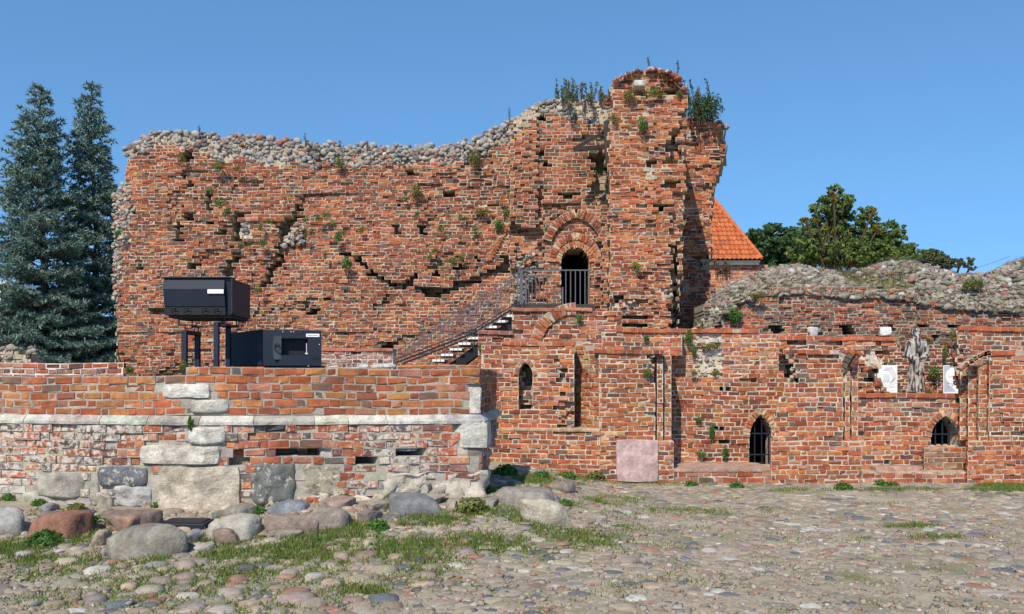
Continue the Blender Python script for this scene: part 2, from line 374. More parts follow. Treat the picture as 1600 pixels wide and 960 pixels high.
    def finish(s, stone_name='fieldstone', stone_mat='stone'):
        def score(c):
            y = max(c[..., 1], 1.) if np.ndim(c) == 1 else np.maximum(c[:, 1], 1.)
            return y
        if s.bv:
            V = np.concatenate(s.bv); Cc = np.concatenate(s.bc); cen = V[:, :4].mean(1)
            e1 = V[:, 1] - V[:, 0]; e2 = V[:, 3] - V[:, 0]; nr = np.cross(e1, e2); dirv = cen - np.array([0, 0, CZ]); Dn = np.linalg.norm(dirv, axis=1)
            area = np.abs((nr * dirv).sum(1)) / Dn ** 3
            px = 800 + cen[:, 0] / cen[:, 1] * F; py = HY - (cen[:, 2] - CZ) / cen[:, 1] * F
            area[(px < 2) | (px > 1598) | (py < 2) | (py > 958)] = -1
            if hasattr(s, 'hide'):
                for P in s.hide:
                    for i in range(len(px)):
                        if inpoly(px[i], py[i], P): area[i] = -1
            order = np.argsort(-area); big = [i for i in order[:s.nmax] if area[i] > 0]; rest = np.setdiff1d(np.arange(len(V)), big)
            for i in big:
                centred('brick', V[i], s.BF, M['brick'], np.repeat(Cc[i:i+1], 12, 0), False, s.root)
            if len(rest):
                k = len(rest); Fq = (s.BF[None] + (np.arange(k) * 12)[:, None, None]).reshape(-1, 4)
                obj('brickwork', mesh_np('brickwork', V[rest] - np.array(wloc(s.root)), Fq, M['brick'], np.repeat(Cc[rest], 12, 0)), s.root, wloc(s.root), 'stuff')
        if s.mv:
            V = np.concatenate(s.mv); Cc = np.concatenate(s.mc); k = len(V); Fq = (s.MF[None] + (np.arange(k) * 8)[:, None, None]).reshape(-1, 4)
            obj('mortar', mesh_np('mortar', V - np.array(wloc(s.root)), Fq, M['mortar'], np.repeat(Cc, 8, 0)), s.root, wloc(s.root), 'stuff')
        if s.st: stones(s.st, s.root, stone_name, stone_mat)
def stones(lst, root, name, mat, nmax=300, hi=False, tmpl=None, hide=()):
    TS = tmpl or (STONES2 if hi else STONES)
    def sc_(t):
        c, sc = t[0], t[1]; px = 800 + c[0] / c[1] * F; py = HY - (c[2] - CZ) / c[1] * F
        if px < 2 or px > 1598 or py < 2 or py > 955: return -1
        for P in hide:
            if inpoly(px, py, P): return -1
        return sc[0] * max(sc[2], sc[1] * .3) / c[1] ** 2
    lst = sorted(lst, key=sc_, reverse=True); nb = sum(1 for t in lst[:nmax] if sc_(t) > 0)
    Vs = []; Fs = []; Cs = []; n = 0
    for i, (c, sc, col, tilt, ti, yaw) in enumerate(lst):
        V, Fc = TS[ti % len(TS)]; V = V * np.array(sc); ct, st = math.cos(tilt), math.sin(tilt)
        V = np.stack([V[:, 0] * ct - V[:, 2] * st, V[:, 1], V[:, 0] * st + V[:, 2] * ct], 1)
        cy, sy = math.cos(yaw), math.sin(yaw); V = np.stack([V[:, 0] * cy - V[:, 1] * sy, V[:, 0] * sy + V[:, 1] * cy, V[:, 2]], 1)
        cc = np.tile((*col, 0), (len(V), 1))
        if i < nb: obj(name, mesh_np(name, V, Fc, M[mat], cc, True), root, c)
        else: Vs.append(V + c); Fs.append(Fc + n); Cs.append(cc); n += len(V)
    if Vs:
        o = wloc(root); pl_ = {'cobblestone': 'cobbles', 'pebble': 'gravel', 'fieldstone': 'rubble', 'stone': 'rubble'}.get(name, 'rubble')
        obj(pl_, mesh_np(pl_, np.concatenate(Vs) - np.array(o), np.concatenate(Fs), M[mat], np.concatenate(Cs), True), root, o, 'stuff')

def rect(x0, y0, x1, y1): return [(x0, y0), (x1, y0), (x1, y1), (x0, y1)]
def archpoly(x0, x1, ys, ya, yb):
    a = (x1 - x0) / 2; r = ys - ya; Rr = (a * a + r * r) / (2 * a); P = [(x0, yb)]
    th1 = math.asin(min(1, r / Rr)) if Rr >= r else math.pi / 2
    L = [(x0 + Rr - Rr * math.cos(th1 * i / 7), ys - Rr * math.sin(th1 * i / 7)) for i in range(8)]
    return P + L + [(x0 + x1 - x, y) for x, y in L[::-1]][1:] + [(x1, yb)]
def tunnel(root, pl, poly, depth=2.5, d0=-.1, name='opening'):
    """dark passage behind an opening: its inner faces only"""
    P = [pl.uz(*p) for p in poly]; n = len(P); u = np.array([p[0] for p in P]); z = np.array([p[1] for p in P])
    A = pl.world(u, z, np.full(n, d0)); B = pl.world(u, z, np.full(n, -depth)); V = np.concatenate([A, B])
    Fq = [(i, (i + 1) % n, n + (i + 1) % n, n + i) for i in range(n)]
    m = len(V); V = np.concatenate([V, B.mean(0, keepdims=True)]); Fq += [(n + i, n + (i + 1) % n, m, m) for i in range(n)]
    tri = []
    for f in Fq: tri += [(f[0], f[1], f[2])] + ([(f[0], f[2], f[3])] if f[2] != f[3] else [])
    return centred(name, V, tri, M['inner_shade'], None, False, root)
#__PART2__
# ------------------------------------------------------------------ ground
def sst(a, b, x):
    t = np.clip((x - a) / (b - a), 0, 1); return t * t * (3 - 2 * t)
def gz(x, y):
    x = np.asarray(x, float); y = np.asarray(y, float)
    amp = .26 + .12 * sst(-4.2, -.6, x) + .05 * sst(-5, -7.5, x)
    b = amp * sst(8.7, 11.6, y) * (1 - sst(-.35, 2.0 + .02 * y, x)) * (1 - sst(30, 50, y))
    w = .025 * np.sin(.9 * x + .5 * y) * np.sin(.7 * y - .3 * x) * (1 - sst(13, 16, y)) + .012 * np.sin(2.3 * x - 1.1 * y + 1)* (1 - sst(13, 16, y))
    return b + w
def gpt(px, py):
    D = 5.
    while D < 60:
        z = CZ + (HY - py) / F * D
        if z <= float(gz((px - 800) / F * D, D)): break
        D += .02
    x = (px - 800) / F * D; return Vector((x, D, float(gz(x, D))))
def axis(a, b, st, far): 
    m = np.arange(a, b + st / 2, st); o = np.array([1, 3, 8, 20, 60, 150, 400, 900]); return np.concatenate([a - o[::-1], m, b + o])
gx = axis(-9, 12, .12, 0); gy = axis(4, 19, .12, 0); XX, YY = np.meshgrid(gx, gy); ZZ = gz(XX, YY)
ZZ += .008 * np.sin(9 * XX + 3 * YY) * np.sin(7 * YY)
V = np.stack([XX, YY, ZZ], -1).reshape(-1, 3); nx = len(gx); ii = np.arange(len(gy) - 1)[:, None] * nx + np.arange(nx - 1)[None]
Fq = np.stack([ii, ii + 1, ii + nx + 1, ii + nx], -1).reshape(-1, 4)
m = bpy.data.materials.new('sandy_ground'); m.use_nodes = True; t = m.node_tree; bs = t.nodes['Principled BSDF']; bs.inputs['Roughness'].default_value = .95; bs.inputs['Specular IOR Level'].default_value = .15
ge = N(t, 'ShaderNodeNewGeometry'); cr = []
def gn(s, d=5):
    n = N(t, 'ShaderNodeTexNoise'); n.inputs['Scale'].default_value = s; n.inputs['Detail'].default_value = d; t.links.new(ge.outputs['Position'], n.inputs[0]); return n.outputs[0]
def gmix(f, a, b):
    x = N(t, 'ShaderNodeMix', data_type='RGBA'); t.links.new(f, x.inputs[0])
    for i, c in ((6, a), (7, b)):
        if isinstance(c, tuple): x.inputs[i].default_value = (*c, 1)
        else: t.links.new(c, x.inputs[i])
    return x.outputs[2]
def gr(v, a, b):
    x = N(t, 'ShaderNodeMapRange'); t.links.new(v, x.inputs[0]); x.inputs[1].default_value = a; x.inputs[2].default_value = b; return x.outputs[0]
c1 = gmix(gr(gn(1.1), .38, .64), (.36, .295, .22), (.21, .165, .115)); c2 = gmix(gr(gn(26), .35, .7), c1, (.43, .36, .275)); c3 = gmix(gr(gn(150, 3), .58, .72), c2, (.14, .12, .10))
c3 = gmix(gr(gn(.8, 6), .50, .70), c3, (.13, .14, .05)); t.links.new(c3, bs.inputs['Base Color']); bp = N(t, 'ShaderNodeBump'); bp.inputs['Strength'].default_value = .6; bp.inputs['Distance'].default_value = .02
t.links.new(gn(60, 6), bp.inputs['Height']); t.links.new(bp.outputs[0], bs.inputs['Normal'])
ground = obj('ground', mesh_np('ground', V, Fq, m, None, True), None, (0, 0, 0), 'structure', 'sandy cobbled yard in front of the brick ruin')

# cobbles: shallow domes set in the sand
def dome(seed):
    V = [(0, 0, 1.)]; Fc = []; n = 9
    for k, (r, z) in enumerate(((.62, .90), (.90, .52), (1, -.25))):
        for i in range(n):
            a = 2 * math.pi * i / n; q = r * (1 + .30 * nz(math.cos(a) * 1.2, math.sin(a) * 1.2, seed) + .08 * nz(math.cos(a) * 3, math.sin(a) * 3, seed + 5))
            V.append((q * math.cos(a), q * math.sin(a), z + .12 * nz(q * math.cos(a) * 2, q * math.sin(a) * 2, seed + 9)))
    for i in range(n): Fc.append((0, 1 + i, 1 + (i + 1) % n))
    for k in range(2):
        for i in range(n):
            a, b = 1 + k * n + i, 1 + k * n + (i + 1) % n; Fc += [(a, a + n, b), (b, a + n, b + n)]
    return np.array(V), np.array(Fc)
DOMES = [dome(i * 3.7) for i in range(12)]
PAL_COB = [(5, (.285, .23, .172)), (3, (.24, .178, .135)), (3, (.22, .190, .155)), (1.0, (.28, .15, .105)), (3, (.32, .26, .19)), (1.2, (.12, .118, .125)), (1, (.38, .345, .30))]
def pxo(x, y, z): return 800 + x / y * F, HY - (z - CZ) / y * F
cob = []; y = 6.3
while y < 17.05:
    st = random.uniform(.125, .155) * (1.0 + (.12 if y < 9 else 0)); x = -.74 * y + random.uniform(0, .1)
    while x < .78 * y:
        w = random.choice((.10, .12, .14, .16, .18, .22, .26)) * random.uniform(.85, 1.15) * (1.12 if x < .5 and y < 9.5 else 1); xx = x + w / 2; yy = y + random.uniform(-.04, .04); x += w * random.uniform(.98, 1.12)
        px, py = pxo(xx, yy, 0.); sand = nz(xx * .55, yy * .55, 3) + .5 * nz(xx * 1.7, yy * 1.7, 8)
        if 1230 < px and py > 830: sand += .5 * min(1, (py - 830) / 60) * min(1, (px - 1230) / 120) * (1 if px < 1520 else .4)
        if px < 60 and py > 895 and py < 945: sand += .5
        if px < 900: sand -= .12
        if sand > .46 or random.random() < .05: continue
        if yy > 11.55 and px < 770: continue
        r = w / 2 * random.uniform(.80, 1.12); h = r * random.uniform(.14, .38) * (1.3 if px < 620 else .75); sink = max(0, sand) * .9 + random.uniform(.05, .40)
        cob.append((np.array([xx, yy, float(gz(xx, yy)) - h * sink * .9]), (r, r * random.uniform(.72, 1.0), h), pick(PAL_COB), random.uniform(-.06, .06), random.randrange(12), random.uniform(0, 6.28)))
    y += st
stones(cob, ground, 'cobblestone', 'cobble', tmpl=DOMES, hide=[rect(165, 800, 290, 882), rect(30, 790, 130, 850), rect(0, 770, 700, 815)])
# far pieces of the site that the walls hide sit on the same sheet
terrace = MB(); terrace.box(-9.2, -1.0, 12.9, 23.9, 1.2, 1.985); terrace.done('terrace', M['mortar' if 0 else 'inner_shade'] and M['plaster'], None)['kind'] = 'structure'
bpy.data.objects['terrace'].data.materials[0] = M['wood']

# ------------------------------------------------------------------ 1 platform wall in front
def wash_low(u, z):
    b = .30 + .16 * nz(u * .8, z * 2.2, 5)
    if z < 1.36: b = .40 + .20 * nz(u * .9, z * 1.6, 2) + (.12 if u < 4.0 else .03)
    return min(.62, b) if z < 1.36 else b - .06
root = thing('platform_wall', 'low brick platform wall with pale stone band and rough fieldstone base in the foreground', 'wall', (-4.2, 11.8, .2))
pf = plan((-160, 12.75), (314, 11.80), (750, 12.30), (776, 15.3)); uc = pf.U[1]; ue = pf.U[2]
mz = Masonry(root, 300); FM = (.36, .32, .26)
mz.rows(pf, 1.487, 2.128, [(-150, 586), (258, 586.5), (289, 587), (291, 574.4), (352, 574.4), (353, 574.4), (512, 575), (520, 575), (749, 572), (776, 576), (776, 642), (750, 652), (314, 653), (-150, 651)],
        h=.107, L=.29, H=.135, j=.016, pal=PAL_FRONT, mort=FM, thick=.32, mdeep=.008, wash=wash_low, skip=[rect(253, 600, 329, 623), rect(297, 624, 358, 648), rect(734, 605, 750, 648)], proud=.005, rough=.007)
pl2 = Plan([p + Vector((0, 0)) for p in pf.P])
wl = [( -150, 664), (314, 667), (750, 664), (776, 655), (778, 742), (752, 774), (700, 775), (585, 775), (314, 800), (-150, 800)]
mz.rows(pl2, .28, 1.365, wl, h=.1035, L=.28, H=.135, j=.017, pal=[(4, (.36, .10, .05)), (2, (.42, .16, .07)), (3, (.22, .10, .075)), (1.5, (.16, .12, .11)), (1.5, PNK)], mort=(.40, .355, .29), thick=.4, wash=wash_low, depth=lambda u, z: .07,
        cav=[(rect(447, 704, 500, 718), .22), (rect(562, 707, 590, 720), .22), (rect(612, 703, 652, 717), .2), (rect(655, 735, 690, 742), .14), ([(372, 705), (392, 705), (392, 735), (372, 735)], .1)],
        skip=[rect(297, 667, 356, 694), rect(222, 695, 349, 726), rect(250, 727, 378, 798), rect(711, 662, 756, 694), rect(713, 696, 749, 736), rect(396, 724, 462, 790), rect(470, 726, 530, 775), rect(582, 728, 616, 775),
              [(600, 775), (640, 728), (655, 735), (690, 745), (755, 735), (755, 785), (600, 785)], rect(63, 738, 137, 776), rect(155, 727, 236, 759), rect(180, 757, 242, 792), [(-150, 765), (60, 765), (70, 778), (180, 775), (182, 800), (-150, 800)], rect(140, 752, 160, 795), rect(236, 735, 254, 795), rect(460, 727, 472, 775)],
        eros=.03, es=1.2, proud=.009, rough=.009)
# water-table band: one stone after another
def band(u0, u1, col):
    n = max(3, int((u1 - u0) / .06)); us = np.linspace(u0 + .004, u1 - .004, n); sd = random.uniform(0, 50); V = []
    prof = ((1.487, -.04), (1.486, .012), (1.440, .062), (1.405, .088), (1.366, .086), (1.364, -.04))
    ends = []
    for u in us:
        e = 1 if u in (us[0], us[-1]) else 0
        for z, d in prof:
            if d > 0: d += .014 * nz(u * 6, z * 9, sd) - .012 * e
            V.append(pf.world(u, z + (.006 * nz(u * 4, 1, sd)), d))
    k = len(prof); Fc = [(i * k + j, (i + 1) * k + j, (i + 1) * k + j + 1, i * k + j + 1) for i in range(n - 1) for j in range(k - 1)]
    Fc += [(0, 1, 2, 3), (0, 3, 4, 5)] + [tuple((n - 1) * k + q for q in f) for f in ((3, 2, 1, 0), (5, 4, 3, 0))]
    centred('moulding_stone', V, [f[::-1] for f in Fc], M['lime'], np.tile((*col, 0), (len(V), 1)), False, root)
u = 0.
while u < pf.U[3] - .05:
    L_ = random.uniform(.38, .85); e = min(u + L_, pf.U[3])
    for q in (uc, ue):
        if u < q - .02 and e > q - .25 and e < q + .25: e = q + .0
    if pf.U[3] - e < .2: e = pf.U[3]
    band(u, e, jit(random.choice(((.46, .43, .37), (.36, .33, .28), (.47, .435, .38), (.37, .335, .28))), .08)); u = e
WH, TN, GB = (.56, .52, .45), (.50, .44, .36), (.27, .21, .17)
B_ = lambda *a, **k: mz.block(pf, *a, **k)
B_(254, 600, 329, 622, d=.022, col=WH, amp=.018); B_(298, 625, 357, 646, d=.028, col=(.46, .42, .36), amp=.026); B_(298, 667, 355, 694, d=.10, col=WH, amp=.03)
B_(222, 695, 348, 725, d=.105, col=(.54, .49, .41), amp=.022); B_(251, 728, 377, 800, d=.105, thick=.3, col=(.46, .39, .30), amp=.018, rnd=.08, seg=14, label='large dressed cornerstone')
B_(735, 605, 750.5, 647, d=.012, thick=.2, col=WH, amp=.018)
B_(712, 661, 757, 694, d=.105, thick=.3, col=(.50, .47, .40), amp=.008, rnd=.1); B_(714, 697, 749, 735, d=.06, thick=.25, col=(.24, .185, .15), amp=.012)
def fs(x0, y0, x1, y1, col, d=.10, amp=.05, label=None): d -= .025; return mz.block(pf, x0, y0, x1, y1, d=d, thick=.35, col=col, name='fieldstone', rnd=.22, amp=amp * 1.2, mat=M['washed'], seg=13, label=label, limed=random.uniform(.34, .46))
fs(395, 722, 462, 788, (.15, .155, .14), .12, label='dark grey-green fieldstone'); fs(471, 724, 531, 774, (.36, .30, .21), .10, .03); fs(581, 726, 618, 774, (.15, .15, .15), .06, .05)
fs(64, 738, 137, 777, (.36, .32, .27), .12, .035); fs(156, 727, 236, 760, (.15, .155, .17), .115, .03, 'dark slate-coloured fieldstone'); fs(182, 757, 242, 793, (.48, .46, .43), .12, .04)
fs(612, 690, 650, 705, (.30, .30, .32), .055, .03); fs(340, 735, 378, 792, (.34, .26, .20), .105, .03); fs(500, 700, 545, 722, (.42, .40, .36), .05, .04); fs(138, 752, 160, 792, (.40, .36, .31), .1, .03)
fs(598, 735, 668, 784, (.43, .37, .30), .10, .075); fs(640, 738, 714, 788, (.44, .375, .30), .09, .075); fs(690, 738, 757, 790, (.42, .36, .30), .11, .07); fs(452, 712, 480, 735, (.46, .40, .33), .0, .04)
for x in range(-60, 260, 34): fs(x, 770 + random.uniform(-4, 4), x + 40, 800, jit((.40, .35, .28)), .08 + random.uniform(0, .05), .06)
for x in range(375, 600, 34): fs(x, 772 + random.uniform(-3, 4) + (10 if x < 470 else 0), x + 40, 805, jit((.40, .35, .28)), .08 + random.uniform(0, .05), .06)
mz.rubble(pf, [pf.uz(*p) for p in [(375, 700), (400, 722), (470, 716), (470, 790), (375, 792)]], (.05, .11), PAL_CREAM, None, .5, .05)
# loose pale stones of the top course
for x0, x1, c in ((516, 530, WH), (568, 577, (.6, .58, .55)), (588, 602, WH), (602, 622, (.55, .53, .50))): B_(x0, 569 + (3 if x0 < 520 else 0), x1, 575.4, d=-.02, thick=.2, col=c, amp=.02, rnd=.4, name='capstone')
mz.cap(pf, 622, 749, 569.4, h=.037, d=-.008, w=.28, pal=PAL_FRONT, thick=.3, px1y=571)
mz.finish()

# ------------------------------------------------------------------ 2 small walls standing on the platform
root = thing('low_parapet', 'two-course low brick parapet below the blue spruces', 'wall', (-8.5, 13.6, 2.0)); mz = Masonry(root)
pl = plan((-150, 13.7), (194, 13.5), skew=-.5)
mz.rows(pl, 1.98, 2.235, [(10, 567.5), (192, 567.5), (192, 590), (-150, 590), (-150, 568.5)], h=.085, L=.24, pal=[(3, RED), (3, PNK), (1, PUR)], mort=(.6, .56, .5), thick=.4, wash=lambda u, z: .42 if z < 2.16 else .1, rough=.004); mz.finish()
root = thing('plinth_wall', 'short pinkish brick wall with red coping beside the foot of the metal stair', 'wall', (-2.8, 16.8, 1.98)); mz = Masonry(root)
pl = plan((470, 16.8), (614, 16.8))
mz.rows(pl, 1.98, 2.53, rect(470, 549, 614, 590), h=.075, L=.2, H=.1, pal=[(4, PNK), (2, (.42, .22, .16)), (1, PUR)], mort=(.6, .52, .45), thick=.5, wash=lambda u, z: .42, rough=.005)
mz.cap(pl, 470, 614.5, 544.6, h=.06, d=.02, w=.26, thick=.5, pal=[(1, (.44, .17, .11))]); mz.finish()

# ------------------------------------------------------------------ 3 tall ruined wall
root = thing('ruined_wall', 'tall broken castle wall of red brick topped with grey cobbles left of the tower', 'wall', (-5.5, 24, 0)); mz = Masonry(root)
pl = plan((100, 24.2), (815, 24.0))
main_o = [(181, 600), (180, 500), (179, 420), (182, 350), (186, 305), (194, 285), (199, 255), (199, 234), (207, 227), (226, 215), (262, 209), (330, 214), (400, 219), (480, 227), (540, 233), (600, 234), (650, 236), (700, 233), (735, 225), (765, 211), (785, 201), (800, 191), (812, 186), (812, 600)]
rub_top = [(197, 252), (215, 240), (240, 230), (262, 229), (286, 233), (305, 228), (320, 243), (345, 254), (375, 244), (400, 252), (440, 262), (465, 254), (490, 264), (520, 256), (560, 262), (600, 254), (640, 260), (670, 250), (700, 258), (745, 250), (770, 232), (812, 216), (812, 180), (760, 205), (700, 225), (600, 226), (480, 219), (330, 206), (240, 203), (190, 228)]
rub_left = [(176, 470), (176, 300), (190, 285), (203, 290), (206, 315), (206, 340), (197, 355), (200, 375), (190, 395), (188, 440), (183, 470)]
cavs = [(rect(286, 235, 299, 253), .5), (rect(285, 328, 306, 346), .35), (rect(272, 348, 286, 378), .35), (rect(286, 267, 322, 273), .12), (rect(287, 272, 297, 292), .2), (rect(319, 300, 333, 330), .2), (rect(340, 355, 352, 368), .3),
        ([(362, 330), (395, 328), (395, 336), (378, 340), (375, 378), (362, 380)], .28), ([(432, 346), (462, 332), (470, 333), (470, 338), (456, 346), (448, 362), (440, 380), (437, 398), (430, 398), (431, 370)], .38), (rect(463, 318, 470, 340), .25), (rect(432, 398, 440, 412), .3),
        ([(420, 405), (442, 402), (442, 412), (424, 420), (418, 430), (412, 428)], .28), ([(403, 436), (416, 430), (420, 444), (406, 446)], .28), ([(344, 418), (352, 414), (360, 404), (378, 396), (380, 400), (366, 412), (360, 432), (346, 432)], .28), (rect(530, 394, 552, 401), .25),
        ([(553, 398), (562, 402), (572, 416), (592, 424), (602, 434), (618, 444), (610, 447), (594, 437), (574, 428), (560, 410)], .26), ([(626, 446), (640, 438), (652, 426), (656, 430), (644, 444), (630, 456)], .26), ([(655, 452), (672, 446), (690, 450), (704, 452), (704, 457), (688, 462), (660, 466)], .4),
        ([(700, 450), (712, 436), (750, 434), (750, 440), (722, 444), (708, 455)], .28), (rect(758, 418, 795, 425), .3), (rect(673, 423, 686, 432), .4), (rect(740, 400, 751, 408), .4), (rect(709, 412, 722, 418), .25), ([(690, 306), (694, 300), (702, 291), (710, 296), (704, 306)], .3), (rect(655, 345, 662, 368), .3), (rect(614, 318, 624, 326), .3),
        (rect(758, 315, 774, 321), .2), (rect(480, 480, 496, 492), .4), ([(588, 542), (605, 535), (622, 532), (624, 538), (604, 544)], .3), (rect(235, 480, 262, 492), .2), (rect(615, 350, 622, 364), .2), (rect(780, 400, 815, 424), .25), (rect(637, 265, 648, 272), .35), (rect(505, 462, 515, 470), .25),
        ([(596, 470), (604, 455), (612, 462), (606, 476)], .1), ([(340, 440), (352, 430), (362, 438), (350, 450)], .3), ([(325, 345), (338, 344), (338, 350), (326, 352)], .25), (rect(247, 402, 254, 407), .25), (rect(214, 412, 222, 420), .25), (rect(288, 411, 306, 419), .28), (rect(200, 330, 210, 337), .25)]
VS = [(540, 392), (560, 402), (592, 426), (615, 446), (640, 440), (655, 450), (700, 455), (722, 438), (760, 426), (815, 418)]
def dmain(u, z):
    w = pl.world(u, z, 0); px = 800 + w[0] / w[1] * F; py = HY - (z - CZ) / w[1] * F; d = 0.
    if 300 < py < 450:
        xb = 467 - (py - 315) * .42; d -= .13 * max(0, 1 - max(0, px - xb) / 130) if px > xb else 0
    if px > 540:
        yb = lerp_(VS, px); d -= .16 * max(0, 1 - (py - yb) / 85) if py > yb else 0
    if py > 520: d -= .05 + .05 * nz(u * 1.5, z * 3, 8)
    if 300 < px < 455 and 335 < py < 345: d += .04
    return d
def lerp_(P, x):
    for (a, b), (c, d) in zip(P, P[1:]):
        if x <= c: return b + (d - b) * (x - a) / (c - a)
    return P[-1][1]
def pal_main(u, z):
    return PAL_LOW if z < 4.3 + .6 * nz(u * .7, 1, 4) else PAL_MAIN
mz.rows(pl, 1.9, 8.76, main_o, h=.0945, L=.235, H=.115, j=.019, thick=1.3, cav=cavs, rub=[rub_top, rub_left, [(445, 372), (462, 346), (472, 352), (474, 382), (440, 386)], [(377, 345), (392, 344), (392, 372), (377, 374)]], eros=.065, es=.8, miss=.010, jag=.07, depth=dmain, palf=pal_main, rough=.009,
        proud=.012, wash=lambda u, z: .14 + .2 * nz(u, z, 3), stone_s=(.06, .24), stone_pal=PAL_STONE, rubd=3.0)
for P in ([(445, 372), (462, 346), (472, 352), (474, 382), (440, 386)], rub_left): mz.rubble(pl, [pl.uz(*p) for p in P], (.08, .16), PAL_CREAM, None, 1.5, .0)
# cobbles riding on the crest, thrown back over the thickness of the wall
tops = [(199, 234), (207, 227), (226, 215), (262, 209), (330, 214), (400, 219), (480, 227), (540, 233), (600, 234), (650, 236), (700, 233), (735, 225), (765, 211), (785, 201), (800, 191), (812, 186)]
def crest(mz, pl, tops, depth, size, pal, k=1.0, rise=.0):
    for (x0, y0), (x1, y1) in zip(tops, tops[1:]):
        u0, z0 = pl.uz(x0, y0); u1, z1 = pl.uz(x1, y1); m = sum(size) / 2
        for _ in range(int(abs(u1 - u0) * depth / m / m * 1.9 * k) + 1):
            q = random.random(); d = -random.random() ** 1.3 * depth; r = random.uniform(*size) / 2
            hump = rise * math.sin(math.pi * min(1, -d / depth + .15))
            c = pl.world(u0 + (u1 - u0) * q, z0 + (z1 - z0) * q - r * .1 + hump, d - .06); mz.stone(c, (r * 1.25, r, r * .8), pick(pal), .35)
crest(mz, pl, tops, 1.25, (.10, .22), PAL_STONE)
# leaning rib of headers: the scar of an old roof
rib = []
(ua, za), (ub, zb) = pl.uz(806, 296), pl.uz(763, 408)
n = 26
for i in range(n):
    q = (i + .5) / n; qq = q ** 1.15; rib.append((ua + (ub - ua) * q + .12 * math.sin(q * 3.1), za + (zb - za) * q, .075, (za - zb) / n / 2 * .93, random.gauss(.25, .05), .06 + random.gauss(0, .012), pick([(3, ORG), (2, RED), (1, (.55, .38, .25))]), .2))
mz.add(pl, rib); mz.mcell_rot(pl, rib, .016, .04)
mz.hide = [rect(252, 432, 390, 500), rect(352, 512, 502, 600), rect(100, 566, 620, 600), rect(470, 540, 616, 600), rect(280, 515, 365, 600)]
mz.finish('stone')

# ------------------------------------------------------------------ 4 gate wall with the upper doorway
root = thing('gate_wall', 'high ruined brick wall holding the arched upper doorway beside the tower', 'wall', (1.2, 23.5, 0)); mz = Masonry(root)
pl = plan((790, 23.55), (962, 23.55), skew=.01); door = archpoly(877, 921, 408, 386, 481)
go = [(796, 540), (796, 198), (806, 188), (815, 180), (835, 164), (860, 157), (885, 156), (955, 160), (955, 540)]
def dgate(u, z):
    px = 800 + (pl.world(u, z, 0)[0]) / 23.55 * F; py = HY - (z - CZ) / 23.55 * F
    d = 0.
    if 803 < px < 836: d += .10 if py < 355 else -.10
    if 812 < px < 824 and py < 330: d += .05
    if 836 < px < 843 and 170 < py: d -= .07
    if py > 355 and px < 845: d -= .12
    if 852 < px < 935 and py > 330: d += -.10 if ((px - 893) / 44) ** 2 + ((py - 395) / 68) ** 2 < 1 or py > 395 else 0
    if px > 938 and py > 270: d += .12
    return d
mz.rows(pl, 3.4, 9.45, go, h=.095, L=.26, H=.125, j=.021, thick=1.2, depth=dgate, open_=[door], skip=[],
        cav=[(rect(836, 232, 851, 246), .25), (rect(846, 252, 858, 262), .35), ([(921, 242), (936, 232), (948, 230), (950, 262), (930, 258)], .45), (rect(895, 212, 948, 220), .05), ([(873, 302), (905, 298), (905, 303), (880, 312)], .25), ([(838, 318), (905, 318), (910, 324), (845, 326)], .18), ([(925, 262), (950, 262), (950, 325), (932, 318), (922, 300)], .22),
             (rect(799, 345, 812, 368), .2), (rect(842, 290, 848, 415), .14), (rect(812, 395, 845, 480), .12), (rect(845, 172, 853, 196), .3), (rect(795, 418, 815, 432), .25)], rub=[[(796, 198), (815, 178), (835, 162), (860, 154), (955, 157), (955, 196), (905, 190), (860, 176), (838, 184), (812, 206), (796, 220)], [(808, 400), (838, 396), (838, 425), (812, 470), (800, 470)]],
        pal=[(5, RED), (3, ORG), (3, DRED), (2, PUR), (1, GRY), (1, PNK)], eros=.03, es=.9, miss=.008, jag=.03, stone_s=(.07, .17), stone_pal=PAL_RUB)
crest(mz, pl, [(796, 198), (806, 188), (815, 180), (835, 164), (860, 157), (885, 156), (955, 160)], 1.0, (.08, .18), PAL_RUB)
mz.arch(pl, 877, 921, 408, 386, .20, d=-.04, pal=[(3, ORG), (2, RED)], bt=.08); mz.arch(pl, 868, 930, 408, 374, .17, d=-.012, pal=[(3, ORG), (3, RED), (2, DRED)], bt=.085)
mz.arch(pl, 859, 942, 392, 340, .22, d=.015, pal=[(1, PNK), (3, RED), (2, DRED), (2, PUR)], bt=.08, t0=.22)
pv = [(866 + 1.5 * (i % 2), y_) for i, y_ in enumerate(range(415, 478, 6))]
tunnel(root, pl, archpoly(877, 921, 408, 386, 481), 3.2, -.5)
mz.hide = [rect(880, 390, 919, 480), rect(795, 495, 960, 560)]
mz.finish('stone')

# ------------------------------------------------------------------ 5 tower stump
root = thing('tower_stump', 'tallest broken brick tower stump with rounded eroded top', 'tower', (4.0, 20.5, 0)); mz = Masonry(root)
pl = plan((940, 20.0), (1085, 20.0), skew=.125)
to = [(951, 520), (951, 180), (956, 170), (957, 128), (966, 119), (978, 112), (1000, 105), (1022, 103), (1045, 107), (1060, 117), (1070, 131), (1074, 150), (1076, 200), (1070, 240), (1071, 330), (1069, 420), (1064, 450), (1060, 520)]
def dtow(u, z):
    w = pl.world(u, z, 0); px = 800 + w[0] / w[1] * F; py = HY - (z - CZ) / 20.0 * F; d = 0.
    if py < 152: d -= .10 + .25 * max(0, (px - 1030) / 45)
    if py < 135: d -= .14
    if 1010 < px < 1024 and 190 < py < 340: d += .07
    if px > 1050: d -= .16 if py > 300 else .04
    if px > 1062 and py > 350: d -= .12
    if py > 470 and px < 1010: d -= .10
    return d
